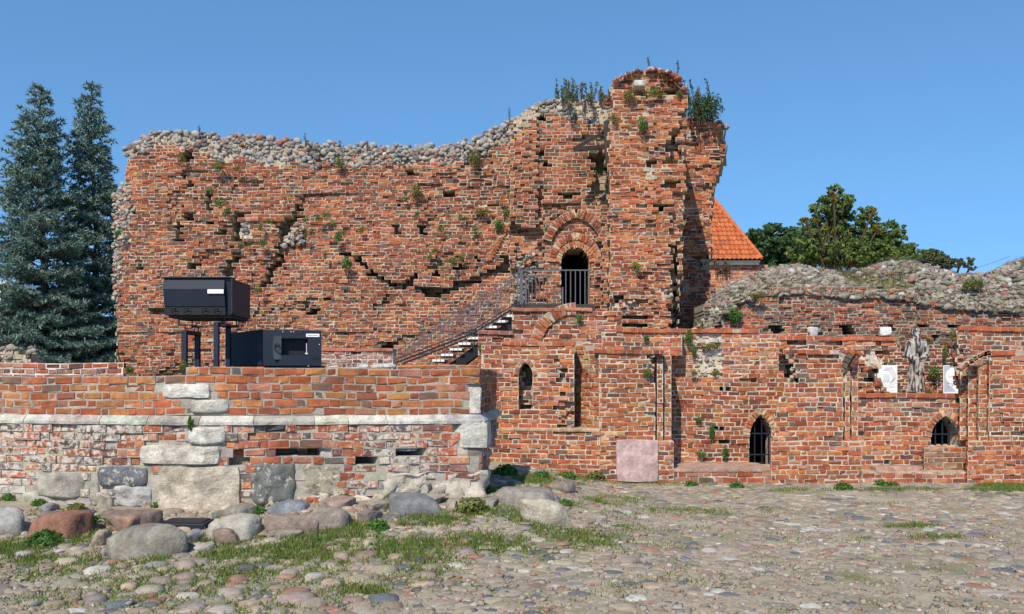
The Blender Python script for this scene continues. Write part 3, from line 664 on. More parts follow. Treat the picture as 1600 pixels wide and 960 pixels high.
mz.rows(pl, 3.0, 9.12, to, h=.0895, L=.255, H=.122, j=.020, thick=3.2, depth=dtow, pal=PAL_TOWER, eros=.05, es=1.0, miss=.014, jag=.05, rough=.010, proud=.011,
        cav=[([(985, 138), (1012, 136), (1012, 152), (990, 150)], .18), (rect(1040, 130, 1062, 145), .2), ([(1044, 208), (1062, 200), (1064, 250), (1046, 262), (1040, 240)], .24), (rect(1024, 318, 1042, 330), .4), (rect(1005, 252, 1020, 262), .2), (rect(1036, 283, 1056, 290), .2), (rect(978, 294, 1000, 299), .12),
             (rect(955, 464, 968, 475), .22), (rect(953, 492, 968, 500), .2), (rect(975, 494, 1015, 498), .2), (rect(965, 507, 1015, 511), .2), (rect(1046, 500, 1060, 512), .3), (rect(1052, 380, 1062, 500), .22), (rect(1066, 170, 1078, 240), .12)], stone_s=(.07, .16), stone_pal=PAL_CREAM,
        rub=[rect(1012, 172, 1022, 180), [(1030, 390), (1048, 395), (1046, 402), (1030, 400)], [(1034, 455), (1050, 452), (1052, 470), (1036, 470)], [(962, 472), (1000, 466), (995, 476), (964, 482)], [(1012, 264), (1024, 264), (1024, 278), (1012, 278)]], wash=lambda u, z: .20 + .22 * nz(u * 1.3, z * 1.3, 9))
crest(mz, pl, [(959, 129), (968, 121), (980, 114), (1000, 107), (1022, 105), (1045, 109), (1060, 119), (1070, 140)], 1.6, (.09, .17), [(3, RED), (3, PUR), (2, DRED), (2, (.36, .30, .25))], 1.0)
mz.block(pl, 990, 127, 1008, 136, d=.10, thick=.4, col=WH, name='capstone', amp=.012)
mz.hide = [rect(940, 514, 1100, 560)]
mz.finish('stone')
root = thing('tower_fragment', 'ragged overhanging brick fragment right of the tower, carrying a green bush', 'wall', (5.3, 23.4, 0)); mz = Masonry(root)
pl = plan((1050, 23.3), (1150, 23.3), skew=.19)
fo = [(1055, 520), (1055, 186), (1100, 184), (1136, 194), (1138, 206), (1132, 216), (1140, 236), (1133, 252), (1122, 268), (1115, 290), (1112, 320), (1111, 380), (1110, 440), (1118, 450), (1119, 520)]
def dfr(u, z):
    w = pl.world(u, z, 0); px = 800 + w[0] / w[1] * F; py = HY - (z - CZ) / 23.3 * F
    return -.35 * max(0, min(1, (px - 1118) / 16)) if py < 290 else 0.
mz.rows(pl, 3.0, 8.9, fo, h=.0945, L=.26, H=.125, thick=1.4, depth=dfr, pal=[(4, RED), (2, ORG), (2, DRED), (2, PUR), (1, PNK)], eros=.06, es=1.2, miss=.03, jag=.07, proud=.02, rough=.012, cav=[(rect(1118, 200, 1134, 222), .25), (rect(1084, 400, 1110, 440), .1)])
crest(mz, pl, [(1060, 186), (1100, 184), (1136, 194)], 1.0, (.10, .2), PAL_RUB)
mz.hide = [rect(1040, 100, 1070, 600)]
mz.finish('stone')
# ------------------------------------------------------------------ 6 landing wall below the doorway
root = thing('landing_wall', 'brick wall under the stair landing with half a relieving arch', 'wall', (.7, 19, 0)); mz = Masonry(root)
pl = plan((740, 19.0), (972, 19.0))
mz.rows(pl, 2.2, 3.46, [(747, 560), (747, 524), (800, 523.5), (800, 486.5), (972, 486.5), (972, 560)], h=.097, L=.27, H=.13, thick=.8, pal=[(4, RED), (3, PNK), (2, DRED), (2, PUR), (1.5, ORG)], eros=.02, miss=.006, cav=[(rect(800, 498, 846, 502), .12), (rect(800, 540, 822, 543), .1)], mort=(.56, .48, .38), rough=.008)
mz.cap(pl, 747, 801, 517.5, h=.085, d=.03, w=.22, thick=.8, pal=[(1, (.40, .16, .11))]); mz.cap(pl, 799, 925, 481, h=.075, d=.04, w=.26, thick=1.2, pal=[(1, (.42, .17, .11))])
mz.arch(pl, 845, 975, 545, 492, .24, d=.03, pal=[(3, PNK), (2, RED), (2, ORG)], bt=.1, both=False)
mz.hide = [rect(700, 534, 1000, 600)]
mz.finish()

# ------------------------------------------------------------------ 7 the lower gallery
PW = dict(h=.0925, L=.255, H=.123, j=.018, rough=.007, mort=(.51, .43, .33))
root = thing('lancet_wall', 'sunlit brick wall with one narrow blind lancet window behind the platform corner', 'wall', (.6, 17.2, 0)); mz = Masonry(root)
pl = plan((750, 17.6), (897, 17.25), skew=-.16); lan = archpoly(810, 832, 585, 566, 640)
mz.rows(pl, 1.02, 2.66, [(752, 540), (897, 540), (897, 672), (752, 672)], thick=.5, pal=PAL_WING, skip=[archpoly(804, 838, 586, 560, 588)], open_=[lan], eros=.02, miss=.006,
        cav=[([(866, 560), (876, 556), (880, 600), (894, 640), (894, 668), (872, 672), (868, 640), (880, 620), (868, 600)], .10)], rub=[[(868, 640), (892, 640), (892, 672), (870, 672)], [(866, 560), (876, 560), (876, 590), (868, 590)]], stone_s=(.05, .12), stone_pal=PAL_CREAM, st=PW)
mz.arch(pl, 809, 833, 587, 566, .075, d=.02, pal=[(1, ORG), (1, PNK)], bt=.08)
li = plan((796, 17.75), (846, 17.65)); mz.rows(li, 1.3, 2.5, archpoly(804, 838, 586, 560, 645), thick=.7, pal=[(1, RED), (2, PUR), (1, GRY)], cav=[([(817, 566), (834, 570), (833, 606), (820, 606)], .25), (rect(816, 606, 821, 646), .18)], eros=.05, st=PW)
tunnel(root, pl, archpoly(806, 836, 586, 562, 645), 1.0, -.45)
mz.cap(pl, 784, 899, 534, h=.08, d=.03, w=.13, thick=.5)
sp = plan((890, 18.15), (938, 17.0), skew=.0); mz.rows(sp, 1.0, 2.75, [(888, 535), (938, 552), (938, 674), (888, 672)], thick=.2, pal=[(5, ORG), (2, (.56, .33, .17)), (1, RED)], jag=.0, st=PW)
pb = plan((750, 17.5), (938, 17.0)); mz.rows(pb, -.02, 1.0, [(752, 674), (938, 674), (938, 770), (752, 770)], thick=1.2, pal=PAL_WING, eros=.02, depth=lambda u, z: .05, st=PW)
mz.block(pb, 770, 668, 940, 676, d=.06, thick=1.1, col=(.42, .30, .2), name='sill', amp=.012, rnd=.1, seg=9)
mz.hide = [rect(700, 500, 778, 800)]
mz.finish()

def jambs(mz, y0, y1, D0, strips, z0, z1, pal, side_pal=None, **kw):
    """stepped reveals: strips = [(px0, px1, depth behind D0)], each its own face plus the side turned to the left"""
    for a, b, dd in strips:
        p = plan((a, D0 + dd), (b, D0 + dd), skew=(a - 800) / F); mz.rows(p, z0, z1, [(a, y0), (b, y0), (b, y1), (a, y1)], thick=.6, pal=pal, bond=3, st={**PW, 'H': .17, **kw})
def left_face(mz, px, Df, Db, z0, z1, y0, y1, pal):
    X = (px - 800) / F * Df; p = Plan([(X, Db), (X, Df)]); mz.rows(p, z0, z1, [(800 + X / Db * F, y0), (px, y0), (px, y1), (800 + X / Db * F, y1)] , thick=.2, pal=pal, st=PW)
def zy(py, D): return CZ + (HY - py) / F * D

root = thing('brick_buttress', 'brick buttress with a pink stone slab let into its foot', 'buttress', (2.3, 17.0, 0), 'brick buttresses of the lower gallery'); mz = Masonry(root)
pl = plan((930, 17.0), (1060, 17.0), skew=.11)
mz.rows(pl, zy(690, 17), zy(554, 17), [(936, 553), (1024, 553), (1024, 692), (936, 692)], thick=1.0, pal=PAL_WING, palf=lambda u, z: PAL_WING if z > 1.5 else [(5, ORG), (3, RED), (1, (.56, .33, .17))], eros=.02, miss=.004, cav=[([(936, 553), (942, 553), (938, 590), (936, 590)], .2), (rect(1016, 556, 1022, 596), .12)], rub=[rect(1009, 556, 1022, 590)], stone_s=(.05, .1), stone_pal=PAL_CREAM, st=PW)
mz.rows(pl, -.02, zy(690, 17), [(934, 690), (1052, 690), (1052, 775), (934, 775)], thick=1.2, depth=lambda u, z: .05, pal=PAL_WING, eros=.02, skip=[rect(962, 687, 1029, 752)], st=PW)
jambs(mz, 556, 690, 17.0, [(1026.5, 1036, .14), (1038.5, 1049, .30)], zy(690, 17), zy(556, 17), [(4, RED), (3, ORG), (1, PNK)])
mz.cap(pl, 928, 1038, 547, h=.08, d=.03, w=.13, thick=.9)
up = plan((940, 17.9), (1066, 17.9), skew=.12); mz.rows(up, zy(556, 17.9), zy(520, 17.9), rect(940, 520, 1066, 556), thick=.5, pal=[(3, PNK), (3, RED), (2, ORG), (2, PUR)], wash=lambda u, z: .33, st=PW)
mz.cap(up, 962, 1066, 513.5, h=.085, d=.03, w=.145, thick=.5)
slab = mz.block(pl, 962, 687, 1028, 753, d=.10, thick=.12, col=(.5, .36, .35), name='stone_slab', amp=.014, rnd=.12, mat=M['slab'], seg=12)
mz.finish()

root = thing('recess_wall', 'recessed brick wall with a barred pointed doorway between two buttresses', 'wall', (3.9, 18.3, 0)); mz = Masonry(root)
pl = plan((995, 18.3), (1262, 18.3)); dr = archpoly(1171, 1207, 682, 647, 726)
patch = [(1082, 524), (1132, 524), (1134, 540), (1126, 560), (1120, 590), (1090, 588), (1086, 555)]
mz.rows(pl, .2, zy(521, 18.3), rect(1000, 521, 1262, 740), thick=.5, pal=PAL_WING, open_=[dr], cav=[(rect(1129, 604, 1142, 613), .4), (rect(1119, 666, 1135, 674), .35), (rect(1119, 684, 1140, 691), .16), ([(1160, 592), (1200, 588), (1213, 589), (1213, 592), (1168, 595)], .1), (rect(1083, 523, 1086, 530), .2), (rect(1086, 538, 1096, 542), .1), (rect(1120, 538, 1134, 542), .1), (rect(1205, 509, 1224, 522), .3), (rect(1232, 556, 1246, 600), .2)],
        rub=[patch], stone_s=(.05, .12), stone_pal=[(2, (.30, .26, .20)), (1, (.30, .16, .11)), (1, (.2, .19, .1)), (2, (.40, .36, .30))], eros=.016, miss=.006, rubd=.9, wash=lambda u, z: .40 if z > 2.0 else .2, palf=lambda u, z: [(4, RED), (4, PNK), (2, ORG), (1, PUR)] if z > 1.9 else PAL_WING, st=PW)
mz.arch(pl, 1171, 1207, 682, 647, .125, d=.025, pal=[(2, ORG), (2, (.52, .33, .2)), (1, RED)], bt=.075)
mz.cap(pl, 1060, 1186, 513.5, h=.09, d=.035, w=.16, thick=.6); mz.cap(pl, 1186, 1218, 522, h=.06, d=.01, w=.2, thick=.5)
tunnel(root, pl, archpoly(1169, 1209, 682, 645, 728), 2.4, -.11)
def grille(root, pl, xs, ys, y0, y1, x0, x1, w=.022, d=-.10, tops=None):
    f = None
    for i, x in enumerate(xs):
        a = pl.world(*pl.uz(x, tops[i] if tops else y0), d); b = pl.world(*pl.uz(x, y1), d); m_ = MB(); m_.bar(a, b, w)
        m_.done('window_bar', M['steel'], root)
    for y_ in ys:
        a = pl.world(*pl.uz(x0, y_), d + .012); b = pl.world(*pl.uz(x1, y_), d + .012); m_ = MB(); m_.bar(a, b, w, w * 1.3); m_.done('window_bar', M['steel'], root)
grille(root, pl, (1181, 1192, 1203), (678, 711), 650, 725, 1169, 1208, tops=(658, 649, 656))
mz.hide = [rect(1040, 553, 1050, 770), rect(1240, 540, 1300, 770)]
# ledge in front of the doorway
fr = plan((1052, 17.0), (1212, 17.0), skew=.19); mz.rows(fr, -.02, .235, rect(1052, 734, 1212, 770), h=.115, L=.32, H=.16, j=.014, thick=1.3, pal=[(3, RED), (2, PNK), (1, (.34, .15, .10)), (1, GRY)], mort=(.5, .42, .34))
mz.block(fr, 1051, 732.5, 1212, 737.5, d=.015, thick=1.36, col=(.40, .26, .2), name='ledge', amp=.008, rnd=.02, seg=10)
mz.finish()

root = thing('brick_buttress', 'wide brick buttress between the barred doorway and the statue niche', 'buttress', (5.8, 17.0, 0), 'brick buttresses of the lower gallery'); mz = Masonry(root)
pl = plan((1195, 17.0), (1360, 17.0), skew=.325)
bo = [(1234, 553), (1298, 553), (1318, 560), (1318, 692), (1206, 692), (1205, 680), (1212, 660), (1213, 640), (1221, 620), (1228, 600), (1238, 598), (1244, 580), (1240, 560)]
mz.rows(pl, zy(690, 17), zy(553, 17), bo, thick=1.25, pal=PAL_WING, eros=.02, jag=.03, miss=.004, cav=[(rect(1234, 553, 1246, 600), .2), (rect(1238, 684, 1242, 692), .1)], rub=[[(1236, 560), (1250, 560), (1252, 600), (1238, 600)]], stone_s=(.05, .13), stone_pal=PAL_CREAM, st=PW)
mz.rows(pl, -.02, zy(690, 17), [(1204, 690), (1342, 690), (1346, 700), (1346, 775), (1204, 775)], thick=1.35, depth=lambda u, z: .05, pal=PAL_WING, eros=.02, st=PW)
jambs(mz, 566, 690, 17.0, [(1320.5, 1328, .12), (1331, 1341, .24)], zy(690, 17), zy(566, 17), [(4, ORG), (3, RED), (2, (.36, .2, .1))])
mz.cap(pl, 1246, 1312, 547, h=.085, d=.03, w=.16, thick=.8)
# springing of the lost vault: three leaning ribs of brick
for k, (xa, ya, xb, yb, c) in enumerate(((1319, 575, 1334, 548, GRY), (1330, 575, 1345, 550, PUR), (1310, 570, 1322, 548, (.45, .42, .38)))):
    p = plan((1300, 16.99 + .06 * k), (1360, 16.99 + .06 * k)); (u0, z0), (u1, z1) = p.uz(xa, ya), p.uz(xb, yb); ang = math.atan2(z1 - z0, u1 - u0); n = 4
    mz.add(p, [(u0 + (u1 - u0) * (i + .5) / n, z0 + (z1 - z0) * (i + .5) / n, math.hypot(u1 - u0, z1 - z0) / n / 2 * .92, .055, ang, .0 + random.gauss(0, .01), jit(c if i < 3 else RED), .2) for i in range(n)])
up = plan((1215, 17.9), (1420, 17.9), skew=.31)
mz.rows(up, zy(618, 17.9), zy(533, 17.9), [(1216, 533), (1403, 533), (1405, 545), (1392, 553), (1385, 562), (1377, 573), (1374, 590), (1378, 602), (1388, 613), (1390, 618), (1338, 618), (1338, 556), (1216, 556)], thick=.8, pal=[(3, RED), (3, PNK), (2, PUR), (2, ORG), (1, BRN)], eros=.07, es=2.2, jag=.04,
        cav=[([(1352, 580), (1362, 572), (1378, 572), (1374, 590), (1366, 600), (1356, 592)], .3), ([(1366, 548), (1398, 544), (1400, 550), (1368, 553)], .25)], rub=[[(1345, 550), (1372, 548), (1385, 560), (1370, 575), (1350, 580)]], stone_s=(.07, .15), stone_pal=[(2, RED), (2, PNK), (2, PUR), (2, (.5, .45, .38))], wash=lambda u, z: .34, proud=.02, st={**PW, 'rough': .012})
mz.cap(up, 1216, 1403, 526, h=.085, d=.03, w=.15, thick=.6)
mz.finish()

root = thing('niche_wall', 'low brick wall with red coping and a small barred window beneath the carved statue', 'wall', (8.0, 17.6, 0)); mz = Masonry(root)
pl = plan((1330, 17.6), (1520, 17.6)); wn = archpoly(1455, 1500, 682, 650, 699)
mz.rows(pl, .1, zy(622, 17.6), rect(1332, 622, 1516, 750), thick=.5, pal=PAL_WING, open_=[wn], eros=.02, miss=.005, cav=[(rect(1424, 633, 1464, 636), .06), (rect(1340, 668, 1352, 686), .1), (rect(1494, 672, 1502, 699), .15)], wash=lambda u, z: .36 if z > 1.1 else .2, palf=lambda u, z: [(3, PNK), (3, RED), (2, PUR), (1, GRY)] if z > 1.15 else PAL_WING, st=PW)
mz.arch(pl, 1455, 1500, 682, 650, .12, d=.02, pal=[(2, PNK), (2, RED), (2, (.52, .33, .2))], bt=.08)
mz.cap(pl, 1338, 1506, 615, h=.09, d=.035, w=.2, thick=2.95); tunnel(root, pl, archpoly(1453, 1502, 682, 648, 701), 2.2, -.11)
grille(root, pl, (1465, 1476, 1487), (679,), 652, 699, 1454, 1501, tops=(661, 651, 658))
st_ = plan((1440, 17.45), (1510, 17.45), skew=.47); mz.rows(st_, .05, zy(700, 17.45), rect(1444, 702, 1510, 745), thick=.3, pal=[(3, BRN), (2, (.30, .16, .1)), (1, RED)], mort=(.40, .33, .24), st={**PW, 'rough': .005})
fr = plan((1330, 17.05), (1545, 17.05), skew=.4); mz.rows(fr, -.02, zy(740, 17.05), [(1348, 740), (1530, 740), (1545, 744), (1545, 775), (1348, 775)], h=.1, L=.26, H=.13, j=.014, thick=.6, pal=[(4, RED), (2, DRED), (2, PNK), (1, PUR)], mort=(.52, .45, .36))
mz.block(fr, 1350, 738, 1530, 743, d=-.01, thick=.62, col=(.44, .33, .25), name='ledge', amp=.012, rnd=.02, seg=10)
mz.block(fr, 1375, 731, 1450, 741, d=-.2, thick=.42, col=(.40, .24, .18), name='ledge', amp=.014, rnd=.06, seg=8)
mz.hide = [rect(1330, 600, 1342, 760), rect(1503, 600, 1560, 740)]
mz.finish()

root = thing('brick_buttress', 'brick buttress at the right edge with a stepped jamb beside the statue niche', 'buttress', (9.4, 17.0, 0), 'brick buttresses of the lower gallery'); mz = Masonry(root)
pl = plan((1500, 17.0), (1760, 17.0), skew=.54)
mz.rows(pl, zy(690, 17), zy(556, 17), [(1546, 556), (1750, 556), (1750, 692), (1546, 692)], thick=1.2, pal=PAL_WING, eros=.02, miss=.004, wash=lambda u, z: .30, st=PW)
mz.rows(pl, -.02, zy(690, 17), [(1510, 690), (1750, 690), (1750, 775), (1510, 775)], thick=1.2, depth=lambda u, z: .05, pal=PAL_WING, eros=.02, st=PW)
jambs(mz, 566, 690, 17.0, [(1500, 1510.5, .42), (1513, 1527, .28), (1529.5, 1543.5, .13)], zy(690, 17), zy(572, 17), [(4, ORG), (3, RED), (1, (.36, .2, .1))])
for a, b, dd in ((1500, 1511.5, .42), (1512.5, 1528, .28), (1529, 1545, .13)):   # their left reveals
    pass
mz.cap(pl, 1548, 1750, 548.5, h=.095, d=.03, w=.25, thick=.8); cp = plan((1490, 16.98), (1560, 16.98)); B = []
for i in range(7):
    q = i / 6; u, z = cp.uz(1508 + 40 * q, 574 - 22 * math.sin(q * 1.5)); B.append((u, z, .08, .036, .75 * (1 - q), .0, pick([(2, DRED), (2, RED), (1, BRN)]), .2))
mz.add(cp, B); mz.mcell_rot(cp, B, .014, .0)
up = plan((1490, 18.0), (1760, 18.0), skew=.51)
mz.rows(up, zy(620, 18), zy(518, 18), [(1496, 518), (1750, 518), (1750, 620), (1502, 620), (1497, 560)], thick=.9, pal=[(2, RED), (3, PUR), (3, GRY), (1, PNK)], wash=lambda u, z: .36, eros=.05, cav=[(rect(1496, 545, 1512, 575), .15)], jag=.03, st=PW)
nl = plan((1488, 18.0), (1512, 18.0), skew=.51); mz.rows(nl, zy(616, 18), zy(518, 18), [(1496, 518), (1514, 518), (1514, 616), (1497, 616), (1492, 590), (1497, 572), (1494, 545)], thick=1.2, pal=[(3, DRED), (2, PUR), (1, GRY)], eros=.1, es=3, jag=.06, proud=.04, st={**PW, 'rough': .014})
mz.cap(up, 1497, 1750, 511, h=.09, d=.03, w=.13, thick=.7)
mz.finish()

# ------------------------------------------------------------------ 8 rubble-topped wall behind the gallery
root = thing('rubble_wall', 'weathered brick wall with a mound of grey rubble on its crest, behind the lower gallery', 'wall', (8.2, 20.6, 0)); mz = Masonry(root)
pl = plan((1095, 20.6), (1800, 20.6))
uo = [(1100, 545), (1100, 478), (1128, 470), (1175, 452), (1260, 448), (1330, 450), (1400, 452), (1480, 462), (1540, 470), (1600, 470), (1790, 470), (1790, 545)]
n0 = [(1330, 620), (1330, 540), (1520, 540), (1520, 620)]
PU = dict(h=.0815, L=.215, H=.105, j=.018, rough=.008, mort=(.36, .31, .24))
mz.rows(pl, zy(545, 20.6), zy(448, 20.6), uo, thick=1.2, pal=PAL_UP, eros=.03, miss=.008, jag=.02, wash=lambda u, z: .22 + .1 * nz(u, z, 6), proud=.012,
        cav=[(rect(1262, 508, 1281, 526), .12), (rect(1317, 506, 1336, 526), .55), (rect(1374, 509, 1394, 527), .12), (rect(1434, 507, 1452, 515), .3), (rect(1486, 508, 1508, 512), .25), (rect(1205, 509, 1224, 521), .35), (rect(1455, 526, 1472, 532), .2), (rect(1145, 505, 1160, 509), .2)], rub=[[(1098, 500), (1125, 468), (1180, 450), (1180, 462), (1150, 476), (1120, 515), (1098, 520)], [(1380, 448), (1480, 460), (1560, 470), (1600, 470), (1600, 485), (1540, 482), (1450, 470)]], stone_s=(.06, .15), stone_pal=PAL_RUB, st=PU)
mz.rows(pl, 1.6, zy(545, 20.6), rect(1334, 545, 1520, 620), thick=.8, pal=[(5, RED), (2, DRED), (2, PUR), (1, GRY), (1, ORG)], eros=.02, miss=.02, cav=[(rect(1458, 540, 1466, 545), .2), (rect(1450, 548, 1456, 552), .2)], wash=lambda u, z: .2, st={**PU, 'mort': (.55, .47, .37)})
mz.block(pl, 1263, 511, 1280, 526, d=.0, thick=.2, col=(.5, .47, .43), name='fieldstone', amp=.03, rnd=.4); mz.block(pl, 1375, 511, 1393, 525, d=.02, thick=.2, col=(.72, .70, .66), name='fieldstone', amp=.02, rnd=.2)
# mound: a lumpy surface rising behind the face, strewn with stones
crestl = [(1085, 500), (1100, 474), (1128, 446), (1150, 436), (1180, 425), (1205, 415), (1230, 411), (1262, 411), (1285, 419), (1320, 424), (1345, 418), (1385, 406), (1410, 405), (1435, 409), (1460, 414), (1500, 424), (1535, 427), (1555, 420), (1572, 408), (1592, 402), (1620, 401), (1700, 403), (1800, 400)]
footl = [(1085, 545), (1100, 520), (1120, 500), (1150, 472), (1180, 462), (1230, 456), (1285, 458), (1330, 462), (1400, 462), (1450, 474), (1500, 480), (1560, 484), (1600, 484), (1800, 484)]
def lerp(P, x):
    for (a, b), (c, d) in zip(P, P[1:]):
        if x <= c: return b + (d - b) * (x - a) / (c - a)
    return P[-1][1]
nu, nv = 230, 26; V = []; cols = []
for i in range(nu):
    px = 1088 + 700 * i / (nu - 1); uf, zf = pl.uz(px, lerp(footl, px)); yc = lerp(crestl, px) + (9 if px < 1200 else 9 - 2 * min(1, (px - 1200) / 60))
    for j in range(nv):
        v = j / (nv - 1) * 1.35; q = math.sin(min(v, 1) * math.pi / 2); D = 20.6 + 1.5 * v; zc = CZ + (HY - yc) / F * 22.1
        z = zf - .04 + (zc - zf + .04) * q - max(0, v - 1) * 1.6; x = (px - 800) / F * 20.6
        x = (px - 800) / F * (20.6 + 1.5 * min(v, 1) * q)
        k = .10 * nz(x * 1.4, D * 1.4, 7) + .06 * nz(x * 4, z * 4 + D * 3, 2) + .035 * nz(x * 9, z * 9, 5)
        V.append((x, D - .0 + k * .6 - .03, z + k * (.7 if 0 < v < 1.1 else .3))); g_ = .5 + .5 * nz(x * 1.2, z * 1.5, 12); gg_ = max(0, nz(x * .9, z * 1.3, 31)) * 1.6; cols.append((.24 * (.7 + .4 * g_) - .08 * gg_, .195 * (.7 + .4 * g_) - .04 * gg_, .145 * (.7 + .4 * g_) - .09 * gg_, 0))
Fq = [(i * nv + j, (i + 1) * nv + j, (i + 1) * nv + j + 1, i * nv + j + 1) for i in range(nu - 1) for j in range(nv - 1)]
centred('mound', V, Fq, M['mortar'], cols, False, root); Vm = np.array(V).reshape(nu, nv, 3)
for _ in range(6500):
    i = random.randrange(nu); j = min(nv - 1, int(random.random() ** .9 * nv * .82)); c = Vm[i, j] + np.array([random.uniform(-.03, .03), -.02, random.uniform(-.02, .02)])
    r = random.choice((.03, .035, .045, .055, .07, .09)) * random.uniform(.8, 1.25)
    if nz(c[0] * .9, c[2] * 1.3, 31) > .22 and random.random() < .8: continue
    mz.stone(c, (r * random.uniform(1.1, 1.7), r, r * random.uniform(.45, .8)), pick(PAL_RUB), .6)
V = []; Cg = []
for _ in range(16000):
    i = random.randrange(nu); j = random.randrange(int(nv * .8)); c = Vm[i, j]
    if nz(c[0] * .9, c[2] * 1.3, 31) + .5 * nz(c[0] * 3, c[2] * 3, 2) < .12 and j > 4: continue
    c = c + np.array([random.uniform(-.04, .04), -.03, random.uniform(-.04, .04)]); h_ = random.uniform(.05, .15); t_ = random.uniform(0, 3.14); w__ = .008; lx, ly = random.gauss(0, .05), random.gauss(-.03, .04)
    V += [(c[0] - w__ * math.cos(t_), c[1] - w__ * math.sin(t_), c[2]), (c[0] + w__ * math.cos(t_), c[1] + w__ * math.sin(t_), c[2]), (c[0] + lx, c[1] + ly, c[2] + h_)]; Cg += [pick([(3, (.20, .17, .08)), (2, (.12, .15, .05)), (2, (.26, .21, .12))])] * 3
if V: centred('dry_grass', V, np.arange(len(V)).reshape(-1, 3), M['grass'], np.array(Cg), False, root)['kind'] = 'stuff'
mz.hide = [rect(1100, 526, 1330, 560), rect(1395, 500, 1330, 620)]
mz.finish('stone')
# ------------------------------------------------------------------ 9 projector housings and their frames
def bx(name, mat, root, x0, x1, y0, y1, z0, z1, bev=.0, label=None):
    m_ = MB(); m_.box(x0, x1, y0, y1, z0, z1); return m_.done(name, mat, root, label, bev)
D = 12.45; k = F / D; X = lambda p: (p - 800) / k; Z = lambda p: CZ + (HY - p) / k
root = thing('projector_box', 'upper dark blue metal housing raised on two steel frames, white label on its front', 'projector box', (X(305), D + .45, Z(495)), 'outdoor projector housings')
x0, x1 = X(254.5), X(361); zt, zb = Z(434.5), Z(492)
m_ = MB(); dp = .92                                    # body: the front stands forward at the top, the underside slopes back
m_.hexa([(x0, D + .10, zb), (x1, D + .10, zb), (x1, D + dp, zb + .0), (x0, D + dp, zb), (x0, D + .03, zt), (x1, D + .03, zt), (x1, D + dp, zt), (x0, D + dp, zt)]); m_.done('housing', M['steel'], root, None, .008)
m_ = MB(); xa = X(350.5); zm = Z(478.5); zk = Z(452)
m_.hexa([(x0 + .006, D + .035, zm), (xa, D + .035, zm), (xa, D + .09, zm), (x0 + .006, D + .09, zm), (x0 + .006, D - .012, zk), (xa, D - .012, zk), (xa, D + .09, zk), (x0 + .006, D + .09, zk)])
m_.hexa([(x0 + .006, D - .012, zk + .001), (xa, D - .012, zk + .001), (xa, D + .09, zk + .001), (x0 + .006, D + .09, zk + .001), (x0 + .006, D + .005, zt - .03), (xa, D + .005, zt - .03), (xa, D + .05, zt - .03), (x0 + .006, D + .05, zt - .03)]); m_.done('front_panel', M['steel'], root)
m_ = MB(); m_.hexa([(x1 - .004, D - .0, zb + .02), (x1 + .02, D - .0, zb + .02), (x1 + .02, D + .12, zb), (x1 - .004, D + .12, zb), (x1 - .004, D + .0, zt + .01), (x1 + .02, D + .0, zt + .01), (x1 + .02, D + .12, zt + .01), (x1 - .004, D + .12, zt + .01)]); m_.done('side_flange', M['steel'], root, None, .004)
bx('top_lip', M['steel'], root, x0 - .006, x1 + .006, D - .012, D + .2, zt, zt + .018, .004)
bx('label_plate', M['white'], root, X(325), X(350), D - .022, D - .014, Z(459), Z(452.6))
bx('grille', M['dark'], root, x0 + .006, xa, D + .05, D + .10, zb - .0, zm - .002)
for p in (270, 290, 318, 337):                          # fans behind the grille slot
    m_ = MB(); c = Vector((X(p), D + .045, (zb + zm) / 2)); n_ = 14
    for i in range(n_):
        a, b = 2 * math.pi * i / n_, 2 * math.pi * (i + 1) / n_
        m_.bar(c + Vector((math.cos(a) * .062, 0, math.sin(a) * .045)), c + Vector((math.cos(b) * .062, 0, math.sin(b) * .045)), .008)
    for i in range(5):
        a = 2 * math.pi * i / 5; m_.bar(c, c + Vector((math.cos(a) * .055, 0, math.sin(a) * .04)), .02, .004)
    m_.done('fan', M['wood'], root)
bx('base_tray', M['wood'], root, x0 + .03, x1 - .02, D + .14, D + dp - .05, zb - .035, zb - .004)
for nm, l0, l1, yt, hgt, pxs in (('left', 283, 291, 522, 0, (270, 283, 299)), ('right', 333.5, 341, 509, 0, (351, 360, 371))):
    Df = 12.55; kf = F / Df; Xf = lambda p: (p - 800) / kf; Zf = lambda p: CZ + (HY - p) / kf; base = Zf(586) if nm == 'left' else Zf(574); topz = Zf(yt)
    w = Xf(l1) - Xf(l0); xl = Xf(l0); yb = Df + .52
    root = thing('support_frame', ('steel goal-shaped frame under the left end of the raised dark blue housing' if nm == 'left' else 'steel goal-shaped frame between the raised housing and the lower box'), 'steel frame', (xl, Df, base), 'steel frames under the raised housing')
    bx('leg', M['steel'], root, xl, xl + w, Df, Df + w, base, topz - .0, .004); bx('leg', M['steel'], root, xl, xl + w, yb, yb + w, 2.02, topz, .004)
    bx('crossbar', M['steel'], root, xl - .003, xl + w + .003, Df - .004, yb + w + .004, topz + .0005, topz + .055, .004)
    if nm == 'right':
        bx('base_plate', M['steel'], root, xl - .05, xl + w + .06, Df - .04, Df + w + .04, base - .022, base + .0)
        bx('base_plate', M['steel'], root, xl - .05, xl + w + .06, yb - .04, yb + w + .04, 2.01, 2.035)
    zlo = zb - .05
    for yy, xo in ((Df + .06, -.0), (yb - .02, .03)):      # hanger rods and cross pieces up to the housing
        mb_ = MB(); mb_.bar((xl + w / 2 + xo, yy, topz + .05), (xl + w / 2 + xo, yy, zlo - .09), .016); mb_.bar((xl + w / 2 - .10 + xo, yy, zlo - .085), (xl + w / 2 + .13 + xo, yy, zlo - .085), .022)
        mb_.bar((xl + w / 2 + (.11 if nm == 'right' else -.09) + xo, yy, zlo - .09), (xl + w / 2 + (.11 if nm == 'right' else -.09) + xo, yy, zlo + .02), .014); mb_.done('hanger', M['dark'], root)
D = 13.1; k = F / D
